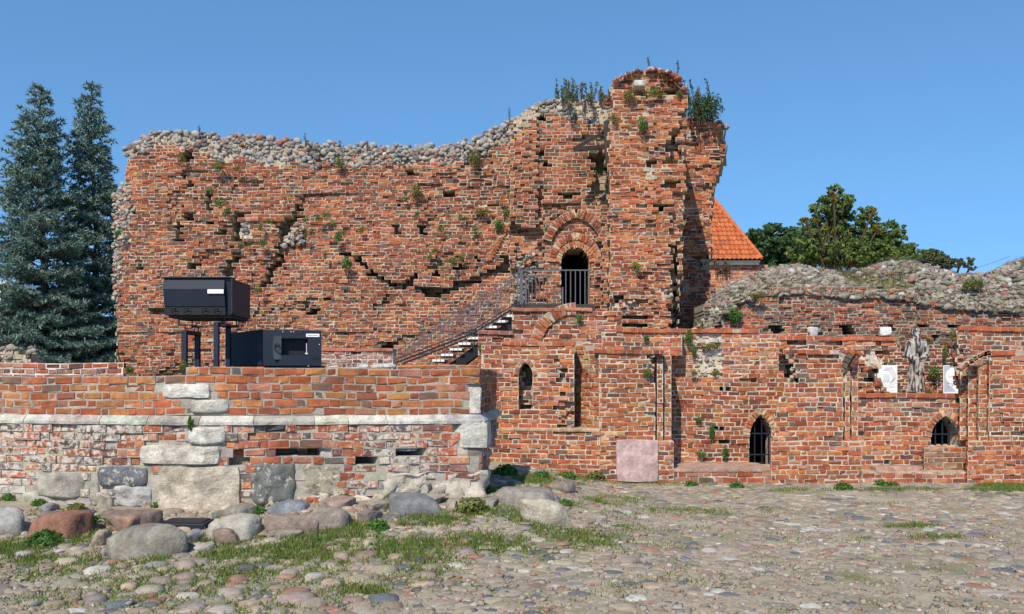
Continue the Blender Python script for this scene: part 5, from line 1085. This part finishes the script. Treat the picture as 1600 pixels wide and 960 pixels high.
for a in ((345, 315, 13, 'widest bright green weed right of the square hole high on the tall ruined wall'), (316, 306, 7, 'small green weed left of the bright cluster' + W1), (330, 298, 7, 'small green weed above the bright cluster' + W1), (356, 327, 8, 'green weed hanging below the bright cluster' + W1), (341, 258, 14, 'olive weed below the pale cobbles near the top left corner of the tall wall', WY, 1.3), (283, 246, 11, 'olive weed beside the black hole at the top left' + W1, WY, .8, 1.5),
          (372, 262, 10, 'olive weed right of the topmost left weeds' + W1, WY), (185, 362, 12, 'green weed on the pale rubble at the left end' + W1), (530, 252, 12, 'scrubby weed in the middle of the pale cobble band' + W1, WY, 1.2, 1.3), (742, 248, 15, 'grey-green shrub at the right end of the pale cobble band', WY, 1.1, 1.6), (650, 298, 15, 'yellow-green weed alone high in the middle' + W1, WY, 1, 1.4), (634, 311, 7, 'small green weed left of the yellow-green one' + W1),
          (652, 333, 7, 'small weed below the yellow-green one' + W1), (407, 353, 9, 'green weed above the dark scar' + W1, WP, .9, 1.3), (420, 346, 7, 'small green weed at the left tip of the dark scar on the tall wall'), (410, 378, 12, 'round green weed left of the dark scar' + W1), (391, 380, 8, 'green weed right of the left hollow' + W1), (377, 384, 7, 'flat green weed beneath the left hollow' + W1, WP, 1.5, .7), (478, 343, 9, 'green weed right of the dark scar top' + W1), (497, 339, 9, 'green weed at the left of the high middle row' + W1),
          (510, 335, 11, 'broad green weed in the high middle row' + W1, WP, 1.3), (521, 350, 9, 'green weed hanging at the right of the middle row' + W1), (478, 367, 7, 'small green weed beside the cream patch' + W1), (528, 372, 11, 'slanting green weed right of the cream patch' + W1, WP, .9, 1.3), (537, 363, 8, 'light green weed above the slanting one' + W1, WY), (565, 358, 9, 'round weed alone right of the slanting ones' + W1), (542, 411, 14, 'largest round green weed below the short dark slot' + W1, WP, 1, 1.25), (508, 398, 6, 'tiny weed on the brown streak' + W1, WY, .7, 2),
          (404, 451, 10, 'green weed beside the upper dark housing' + W1, WP, .9, 1.3), (688, 357, 9, 'round weed in the middle right' + W1), (742, 357, 9, 'upper of two small weeds left of the leaning brick rib, tall wall'), (742, 370, 7, 'lower of two small weeds left of the leaning brick rib, tall wall'), (680, 390, 8, 'right weed on the V-shaped pale scar' + W1), (672, 400, 8, 'left weed on the V-shaped pale scar' + W1), (708, 408, 10, 'left of two weeds above the small square hole' + W1, WP, .9, 1.6), (721, 402, 9, 'right of two weeds above the small square hole' + W1),
          (752, 330, 12, 'long low weed streak left of the leaning brick rib' + W1, WY, 2.2, .7), (724, 341, 10, 'lower left end of the weed streak' + W1, WP, 1.6, .6), (797, 304, 11, 'green weed above the head of the leaning brick rib' + W1, WP, .8, 1.6), (791, 332, 11, 'green weed at the head of the leaning brick rib' + W1, WP, 1, 1.2), (779, 350, 15, 'big green weed hanging on the leaning brick rib' + W1)):
    weed(a[0], a[1], a[2], mw, a[3], *a[4:])
for a in ((936, 268, 13, 23.3, 'green weed under the timber struts beside the tower', WP, 1.2), (1004, 193, 15, 19.85, 'hanging green weed near the top of the tower', WP, 1, 1.4), (960, 186, 10, 19.9, 'dark weed at the upper left edge of the tower', WP, .9, 1.6), (1022, 144, 15, 19.92, 'low green cushion near the tower top', WY, 2, .7), (983, 147, 13, 19.92, 'brownish weed left of the cushion near the tower top', WY, 1.4), (995, 417, 11, 19.9, 'small green weed in the middle of the tower face', WP, 1.4, .9), (1062, 148, 9, 20.0, 'dark weed at the upper right edge of the tower', WP, .8, 1.5),
          (905, 496, 12, 18.95, 'green weed on the relieving arch below the upper doorway'), (1010, 528, 8, 17.85, 'small green weed under the red coping above the slab buttress'), (1012, 583, 11, 16.95, 'green weed on the slab buttress'), (1076, 526, 12, 18.25, 'upper green weed on the recessed wall left of the weathered patch', WP, .8, 1.8), (1084, 548, 9, 18.25, 'trailing weed left of the weathered patch', WP, .6, 2), (1110, 540, 12, 18.25, 'olive moss across the weathered patch', WY, 2.2, .7), (1118, 582, 10, 18.25, 'olive moss at the foot of the weathered patch', WY),
          (1092, 656, 9, 18.25, 'small weed left of the barred doorway, topmost of four'), (1112, 674, 9, 18.25, 'tall trailing weed left of the barred doorway', WP, .8, 2.4), (1096, 709, 11, 18.25, 'low weed near the shadow left of the barred doorway', WP, 1.4, .8), (1133, 706, 9, 18.25, 'weed under the lower hole left of the barred doorway', WP, .9, 1.9), (1148, 492, 18, 20.5, 'green weed at the left foot of the rubble mound', WP, 1.1, 1.2), (1182, 462, 14, 20.4, 'olive weed on the left of the rubble mound', WY, 1.8, .5), (1460, 580, 14, 20.45, 'leafy green weed right of the statue', WP, 1.2, 1.5), (1476, 550, 9, 20.45, 'trailing weed above the leafy one right of the statue', WY, .6, 3), (1492, 522, 13, 20.3, 'dry weed on the wall above the right print', WY, 1.3, 1.3), (1450, 531, 7, 20.4, 'small weed beside the head of the statue'),
          (1520, 442, 20, 20.9, 'olive weed on the right of the rubble mound', WY, 1.5, .8), (1410, 613, 7, 20.3, 'small weed at the left foot of the statue'), (1451, 612, 8, 19.4, 'small weed at the right foot of the statue'), (752, 545, 9, 18.8, 'small weed where the stair wall meets the platform', WP, .7, 1.6), (297, 660, 9, 11.7, 'small green weed in the joint of the pale cornerstones', WP, .6, 2), (286, 572, 10, 12.4, 'weed at the foot of the left steel frame', WY, 1, 1.4), (203, 577, 8, 12.6, 'small weed at the right end of the low parapet', WP, 1.4), (1085, 583, 8, 18.2, 'moss at the lower left of the weathered patch', WY)):
    weed(a[0], a[1], a[2], a[3], a[4], *a[5:])
for a in ((484, 775, 34, 'bushy green weed below the tan fieldstone', WP), (540, 783, 26, 'green weed right of the bushy one at the wall foot', WP), (500, 818, 30, 'dark green weed on the flat pinkish slab', WP), (405, 803, 26, 'green weed at the edge of the flat blue-grey boulder', WP), (590, 828, 34, 'low dark weed in the grass below the slate slab', WP), (845, 747, 26, 'green weed beyond the corner of the platform wall', WP), (1010, 751, 28, 'leafy weed at the foot of the pink slab', WP), (975, 752, 20, 'small weed at the left foot of the pink slab', WP), (888, 748, 24, 'spiky weed against the lancet wall', WP), (930, 750, 30, 'low weed at the left foot of the slab buttress', WY),
          (1378, 760, 22, 'dark weed at the foot of the niche step', WP), (1395, 760, 18, 'small dry weed at the foot of the niche step', WY), (1318, 766, 26, 'green tuft at the foot of the wide buttress', WP), (885, 790, 22, 'bright green weed behind the lone cream boulder', WP), (130, 822, 44, 'bright leafy weed between the red-brown and pinkish boulders', WP), (62, 790, 24, 'weed at the wall foot by the left edge', WP), (120, 800, 30, 'green weed behind the red-brown boulder', WY), (70, 850, 46, 'leafy weed at the foot of the red-brown boulder', WP), (160, 842, 20, 'weed between the tan stone and the largest grey boulder', WP), (250, 792, 26, 'weed at the foot of the slate-coloured fieldstone', WP),
          (790, 742, 36, 'shaded weed in the shadow of the platform corner', WP), (760, 770, 26, 'weed at the right foot of the platform wall', WP), (735, 800, 50, 'yellow-green weed patch below the right corner', WY), (1150, 762, 22, 'weed at the foot of the ledge left of the barred doorway', WP), (1080, 760, 20, 'small weed at the foot of the ledge near the slab buttress', WP), (12, 782, 22, 'weed at the wall foot cut by the left edge', WP)):
    weed(a[0], a[1], a[2], 0, a[3], a[4], 1., .8, True)
# dry stalks and the bush on top of the masonry
def stalks(px0, px1, py, D, hs, n, label, pal, name='dry_weed', leafy=.6, spread=.1, cat='plant', lean=.12):
    root = thing(name, label, cat, ray((px0 + px1) / 2, py, D)); V, Fq, C_ = [], [], []; m_ = MB()
    for _ in range(n):
        b_ = ray(random.uniform(px0, px1), py, D + random.uniform(-spread, spread)); h = random.uniform(*hs) / F * D; t = b_ + Vector((random.gauss(0, lean) * h, random.gauss(0, lean) * h, h)); md = (b_ + t) / 2 + Vector((random.gauss(0, .04) * h, 0, 0))
        m_.tube([b_ - Vector((0, 0, .1)), md, t], .018, 3)
        for q in np.arange(.15, 1, .05 / leafy * .6): 
            p = b_ + (t - b_) * q; leaves(V, Fq, C_, p, (.05, .05, .05), 2, .06 * leafy + .02, pal, None)
    so = m_.done('stems', M['bark'], root)
    if n > 1: so['kind'] = 'stuff'
    if V: centred('foliage', V, Fq, M['leaf'], np.array(C_), False, root)
stalks(868, 952, 160, 23.3, (10, 40), 34, 'dry upright weeds along the top of the gate wall', [(2, (.18, .17, .08)), (3, (.11, .17, .05)), (1, (.24, .18, .11))], leafy=.8, spread=.4)
stalks(1078, 1118, 190, 23.1, (22, 62), 20, 'dense green bush with upright shoots on the tower fragment', [(3, (.06, .12, .035)), (2, (.09, .15, .05)), (1, (.14, .15, .08))], 'bush', 1.0, .35, 'bush', .25)
V, Fq, C_ = [], [], []; c = ray(1107, 168, 23.1); leaves(V, Fq, C_, c, (.42, .4, .38), 750, .085, [(3, (.05, .11, .03)), (2, (.08, .14, .045)), (1, (.12, .13, .07))], None, 0, .6); o = centred('foliage', V, Fq, M['leaf'], np.array(C_), False, bpy.data.objects['bush'])
stalks(1085, 1092, 190, 23.2, (40, 60), 5, 'bare brown stalks left of the green bush', [(2, (.16, .11, .08))], 'dry_weed', .4, .1)
stalks(1118, 1146, 432, 22.3, (10, 30), 14, 'dry brown weeds on the mound against the far house', [(2, (.20, .10, .07)), (1, (.10, .11, .05))], 'dry_weed', .7, .3)
for px, py, D, h, lb in ((312, 207, 24, 14, 'single thin stalk on the left of the cobbled crest'), (478, 225, 24, 16, 'thin stalk on the cobbled crest, second from the left'), (532, 232, 24, 14, 'thin stalk on the middle of the cobbled crest'), (574, 233, 24, 13, 'thin stalk on the cobbled crest right of the middle'), (796, 192, 23.6, 30, 'tall thin stalk at the step up to the gate wall'), (1014, 103, 20.3, 14, 'thin stalk on the summit of the tower'), (1060, 115, 20.3, 22, 'thin stalk at the right shoulder of the tower top')): stalks(px - 1, px + 1, py, D, (h * .7, h), 2, lb, [(1, (.14, .12, .07))], 'dry_weed', .35, .1)

# ------------------------------------------------------------------ 16 spruces
def spruce(x, y, H, Rm, label, seed, p0=.0, tops=1):
    rs = np.random.RandomState(seed); root = thing('blue_spruce', label, 'tree', (x, y, 0), 'blue spruces left of the ruin'); m_ = MB()
    P, Dv = [], []
    trunk = [Vector((x + .08 * math.sin(h * .9 + seed), y + .08 * math.cos(h * .7 + seed), h)) for h in np.linspace(0, H, 14)]
    for i, (a, b) in enumerate(zip(trunk, trunk[1:])): m_.bar(a, b, .34 * (1 - i / 13.5) + .02, None, 7)
    tk = m_.done('trunk', M['bark'], root); br = MB()
    h = .5
    while h < H - .12:
        q = h / H; L0 = Rm * (1 - q) ** .78 * (1 + .0) + .10; nb_ = rs.randint(7, 10) if q < .9 else 5; off = rs.uniform(0, 6.28)
        tx = np.interp(h, [t.z for t in trunk], [t.x for t in trunk]); ty = np.interp(h, [t.z for t in trunk], [t.y for t in trunk])
        for b in range(nb_):
            az = off + 2 * math.pi * b / nb_ + rs.normal(0, .2); L_ = L0 * rs.choice((.62, .8, .95, 1.05, 1.22), p=(.2, .25, .25, .18, .12)); sl = rs.normal(-.12, .10) + .75 * q ** 2; dx, dy = math.cos(az), math.sin(az); n = max(3, int(L_ / .085)); last = None
            z0 = h + rs.uniform(-.12, .12)
            for i in range(n):
                s = (i + .6) / n; zz = z0 + sl * L_ * s + .20 * L_ * s * s * (1 - q); p = (tx + dx * L_ * s, ty + dy * L_ * s, zz)
                if s > .18 or q > .8: P.append(p); Dv.append((dx, dy, sl + .4 * s))
                if i % 4 == 0 and last is not None: br.bar(last, p, .03 * (1 - s) + .008, None, 3)
                if i % 4 == 0: last = p
                if s > .22 and i % 2 == 0:
                    for sd in (-1, 1):
                        tw = L_ * .40 * (1.15 - s) + .10; ca, sa = math.cos(sd * .9 + rs.normal(0, .15)), math.sin(sd * .9); ex, ey = dx * ca - dy * sa, dx * sa + dy * ca; m2 = max(2, int(tw / .09))
                        for j in range(m2):
                            t_ = (j + 1) / m2; P.append((p[0] + ex * tw * t_, p[1] + ey * tw * t_, p[2] - .16 * tw * t_ + rs.normal(0, .02))); Dv.append((ex, ey, -.08))
        h += rs.uniform(.19, .27)
    for k in range(3): P.append((trunk[-1].x, trunk[-1].y, H - .1 * k)); Dv.append((0, 0, 1))
    P = np.array(P); Dv = np.array(Dv); Dv /= np.linalg.norm(Dv, axis=1, keepdims=True); nP = len(P); K = 7
    rd = rs.normal(0, 1, (nP, K, 3)); rd /= np.linalg.norm(rd, axis=2, keepdims=True); dr = Dv[:, None] * .65 + rd * .75 + np.array([0, 0, .15]); dr /= np.linalg.norm(dr, axis=2, keepdims=True)
    Ln = rs.uniform(.10, .20, (nP, K, 1)); sd = np.cross(dr, rs.normal(0, 1, (nP, K, 3))); sd /= np.linalg.norm(sd, axis=2, keepdims=True) + 1e-9
    b0 = P[:, None] - dr * .02; V = np.stack([b0 - sd * .024, b0 + sd * .024, b0 + dr * Ln], 2).reshape(-1, 3)
    c0 = np.array([.155, .225, .18]) * rs.uniform(.55, 1.35, (nP, 1, 1)) * np.array([1, 1, 1]); tip = rs.random_sample((nP, 1, 1)) < .25
    c0 = np.where(tip, c0 * np.array([1.2, 1.22, 1.25]), c0); cc = np.repeat(np.repeat(c0, K, 1)[:, :, None], 3, 2).reshape(-1, 3)
    centred('crown', V, np.arange(len(V)).reshape(-1, 3), M['needle'], cc, False, root); br.done('branches', M['bark'], root)
    print('spruce tris', len(V) // 3)
kS = F / 28.; spruce((64 - 800) / kS, 28.0, CZ + (HY - 136) / kS, 2.35, 'left blue spruce with a ragged double tip, wider of the two', 3)
kS = F / 29.5; spruce((146 - 800) / kS, 29.5, CZ + (HY - 130) / kS, 1.75, 'right blue spruce with a slender pointed tip, partly behind the ruined wall', 8)
# second leader of the left spruce
# ------------------------------------------------------------------ 17 broadleaf trees beyond the mound
def tree(label, px, top, D, blobs, pal, n, size, trunk_w=.4):
    k = F / D; root = thing('broadleaf_tree', label, 'tree', ((px - 800) / k, D, 0), 'trees beyond the rubble mound'); m_ = MB(); x0 = (px - 800) / k
    zt = CZ + (HY - top) / k; m_.tube([Vector((x0, D, 0)), Vector((x0 + .1, D, zt * .45)), Vector((x0 - .1, D, zt * .8))], trunk_w, 7)
    V, Fq, C_ = [], [], []; tot = sum(b[2] * b[3] for b in blobs)
    for bx_, by_, rx, ry, *pl_ in blobs:
        c = Vector(((bx_ - 800) / k, (D - 1.6 if pl_ else D + random.uniform(-1, 1) * rx / k * .6), CZ + (HY - by_) / k)); r = Vector((rx / k, rx / k, ry / k)); m_.bar(Vector((x0, D, zt * .5)), c, .12, None, 5)
        p_ = pl_[0] if pl_ else pal; nc = max(4, int(n * rx * ry / tot / 26))
        for _ in range(nc):                                             # twig clumps spread through the blob
            d = Vector((random.gauss(0, 1), random.gauss(0, 1), random.gauss(0, 1))).normalized() * random.random() ** .4; cc = c + Vector((d.x * r.x, d.y * r.y, d.z * r.z)); cr_ = random.uniform(.25, .6) * min(r.x, r.z) * .55
            leaves(V, Fq, C_, cc, (cr_, cr_, cr_ * .7), 26, size, p_, None)
    m_.done('trunk', M['bark'], root); centred('crown', V, Fq, M['leaf'], np.array(C_), False, root)
G1 = [(3, (.15, .21, .05)), (2, (.21, .26, .07)), (1, (.10, .155, .045))]; G2 = [(3, (.075, .14, .055)), (2, (.11, .18, .06))]; GY = [(3, (.34, .27, .03)), (1, (.16, .17, .03)), (1, (.36, .16, .05))]; G3 = [(2, (.09, .14, .045)), (2, (.15, .16, .07)), (1, (.16, .13, .08))]
tree('dark green tree just right of the orange roof', 1205, 356, 66, [(1178, 372, 26, 15), (1208, 376, 36, 22), (1237, 385, 24, 26), (1188, 396, 32, 20), (1225, 408, 40, 20), (1200, 420, 50, 20)], G2, 15000, .34)
tree('tallest tree beyond the mound with a few yellow clumps', 1308, 294, 58, [(1305, 312, 24, 20), (1285, 330, 24, 20), (1318, 335, 26, 24), (1300, 365, 44, 30), (1350, 350, 18, 26), (1345, 378, 30, 24), (1275, 378, 26, 26), (1310, 400, 48, 22), (1253, 350, 13, 7), (1355, 330, 12, 10), (1250, 392, 24, 22), (1372, 372, 18, 22), (1262, 412, 30, 16), (1320, 390, 50, 30), (1360, 395, 40, 26),
     (1289, 312, 5, 4, GY), (1289, 322, 5, 4, GY), (1349, 336, 5, 4, GY), (1357, 363, 9, 8, GY), (1246, 350, 7, 3, GY), (1275, 362, 5, 5, GY), (1288, 367, 5, 4, GY), (1262, 352, 3, 3, GY), (1312, 413, 6, 3, GY)], G1, 26000, .26)
tree('low green tree at the right foot of the tallest tree', 1392, 352, 62, [(1392, 366, 20, 18), (1388, 386, 32, 24), (1412, 392, 30, 20), (1360, 402, 40, 20), (1436, 404, 28, 14), (1400, 410, 60, 14)], G1, 14000, .28)
tree('sparse brownish bush trailing down to the right beyond the mound', 1470, 396, 50, [(1455, 404, 20, 9), (1475, 406, 16, 9), (1495, 412, 20, 9), (1515, 418, 10, 6), (1440, 408, 24, 10), (1470, 412, 40, 9)], G3, 6000, .2, .12)
# ------------------------------------------------------------------ 18 orange-roofed house
root = thing('tiled_house', 'house with orange clay tile roof and white cornice seen past the tower', 'house', (8.6, 37, 0)); mz = Masonry(root)
D = 36.; k = F / D; xr = (1184 - 800) / k; zE = CZ + (HY - 405) / k; zB = CZ + (HY - 409) / k
hp = Plan([(4.5, 36.35), (xr, 36.35)]); mz.rows(hp, 3.5, zB - .08, [(940, 409), (1200, 409), (1200, 560), (940, 560)], h=.105, L=.26, H=.125, thick=5.0, pal=[(4, (.40, .17, .09)), (3, ORG), (2, RED)], mort=(.6, .53, .44), eros=0)
mz.hide = [rect(900, 300, 1113, 600), rect(1100, 438, 1300, 600)]; mz.finish()
m_ = MB(); m_.box(4.4, xr + .08, 36.24, 41, zB - .09, zB - .01); m_.box(4.4, xr + .14, 36.14, 41, zB - .01, zE - .03); m_.done('cornice', M['plaster'], root)
hy0, xe = 36.0, (1191 - 800) / F * 36.; ax_, ay_, az_ = 312 / F * 38.57, 38.57, 9.99; sl = Vector((0, ay_ - hy0, az_ - zE)); SL = sl.length; sl.normalize(); nrm = Vector((0, -sl.z, sl.y))
m_ = MB(); lx = 4.4
V = [(lx, hy0, zE - .03), (xe, hy0, zE - .03), (ax_, ay_, az_ - .03), (lx, ay_, az_ - .03), (xe, hy0 + 5.4, zE - .03), (lx, hy0 + 5.4, zE - .03)]
centred('roof_deck', V, [(0, 1, 2), (0, 2, 3), (1, 4, 2), (2, 4, 5), (2, 5, 3)], M['wood'], None, False, root)
tw, tl = .185, .285; V = []; Fq = []; n_ = 6
for j in range(2):
    for i in range(n_ + 1):
        a = i / n_; V.append(((a - .5) * tw, (-.5 if j == 0 else .58) * tl, .028 * math.sin(a * 2 * math.pi) + (.035 if j == 0 else .0)))
Fq = [(i, i + 1, n_ + 2 + i, n_ + 1 + i) for i in range(n_)]
for i in range(n_): a = len(V); V += [(V[i][0], V[i][1], V[i][2]), (V[i + 1][0], V[i + 1][1], V[i + 1][2]), (V[i + 1][0], V[i + 1][1], V[i + 1][2] - .025), (V[i][0], V[i][1], V[i][2] - .025)]; Fq.append((a + 3, a + 2, a + 1, a))
tms = [mesh_np('roof_tile', V, Fq, M['tile'], np.tile((*c, 0), (len(V), 1)), False) for c in ((.47, .125, .04), (.42, .11, .038), (.50, .15, .05), (.36, .10, .038))]
from mathutils import Matrix
rot = Matrix((Vector((1, 0, 0)), sl, nrm)).transposed().to_euler()
ro = wloc(root); r_i = 0; v = tl * .4
while v < SL + 2.0:
    x = xe - tw * .5
    while x > 6.2:
        lim = xe + (ax_ - xe) * v / SL
        if x < lim + .02 and v < SL + .1:
            o = bpy.data.objects.new('roof_tile', random.choice(tms)); COL.objects.link(o); o.parent = root; p = Vector((x, hy0, zE)) + sl * v + nrm * .02; o.location = p - ro; o.rotation_euler = rot
        x -= tw
    v += tl
hd = Vector((ax_ - xe, ay_ - hy0, az_ - zE)); HL = hd.length; hd.normalize(); n_ = 15
for i in range(n_):
    a = Vector((xe, hy0, zE)) + hd * (HL * i / n_) + Vector((0, 0, .03)); m_ = MB(); m_.bar(a, a + hd * (HL / n_ * 1.12), .20, .13, 8); o = m_.done('ridge_tile', M['tile'], root)
    a_ = o.data.attributes.new('col', 'FLOAT_COLOR', 'POINT'); a_.data.foreach_set('color', np.tile((.50, .13, .04, 0), len(o.data.vertices)))
# ------------------------------------------------------------------ 19 slivers at the left edge
root = thing('far_building', 'sliver of a brick building with white window frame at the left edge behind the spruce', 'building', ray(-30, 540, 50)); P = lambda q: (q - 800) / (F / 50); ZZ = lambda q: CZ + (HY - q) / (F / 50)
bx('wall', attr_mat('far_brick', .9, .2, 5, .2, 30, flat=(.33, .12, .08)), root, P(-160), P(11), 50, 58, 0, ZZ(447)); bx('cornice', M['plaster'], root, P(-160), P(13), 49.8, 58, ZZ(447), ZZ(440)); bx('window_frame', M['white'], root, P(-8), P(2), 49.93, 50.1, ZZ(500), ZZ(455)); bx('window_pane', M['dark'], root, P(-8), P(1), 49.93, 50.1, ZZ(545), ZZ(502))
root = thing('rubble_garden_wall', 'low cream fieldstone wall at the left edge below the spruces', 'wall', ray(0, 575, 20)); mz = Masonry(root); pl = plan((-120, 20), (60, 20))
mz.rows(pl, 1.9, 2.66, [(-110, 546), (20, 547), (44, 560), (56, 585), (-110, 585)], thick=.6, rub=[[(-110, 540), (60, 540), (60, 590), (-110, 590)]], stone_s=(.10, .2), stone_pal=PAL_RUB, rubd=2.2); mz.finish('stone')
sh = bpy.data.objects.get('bush')
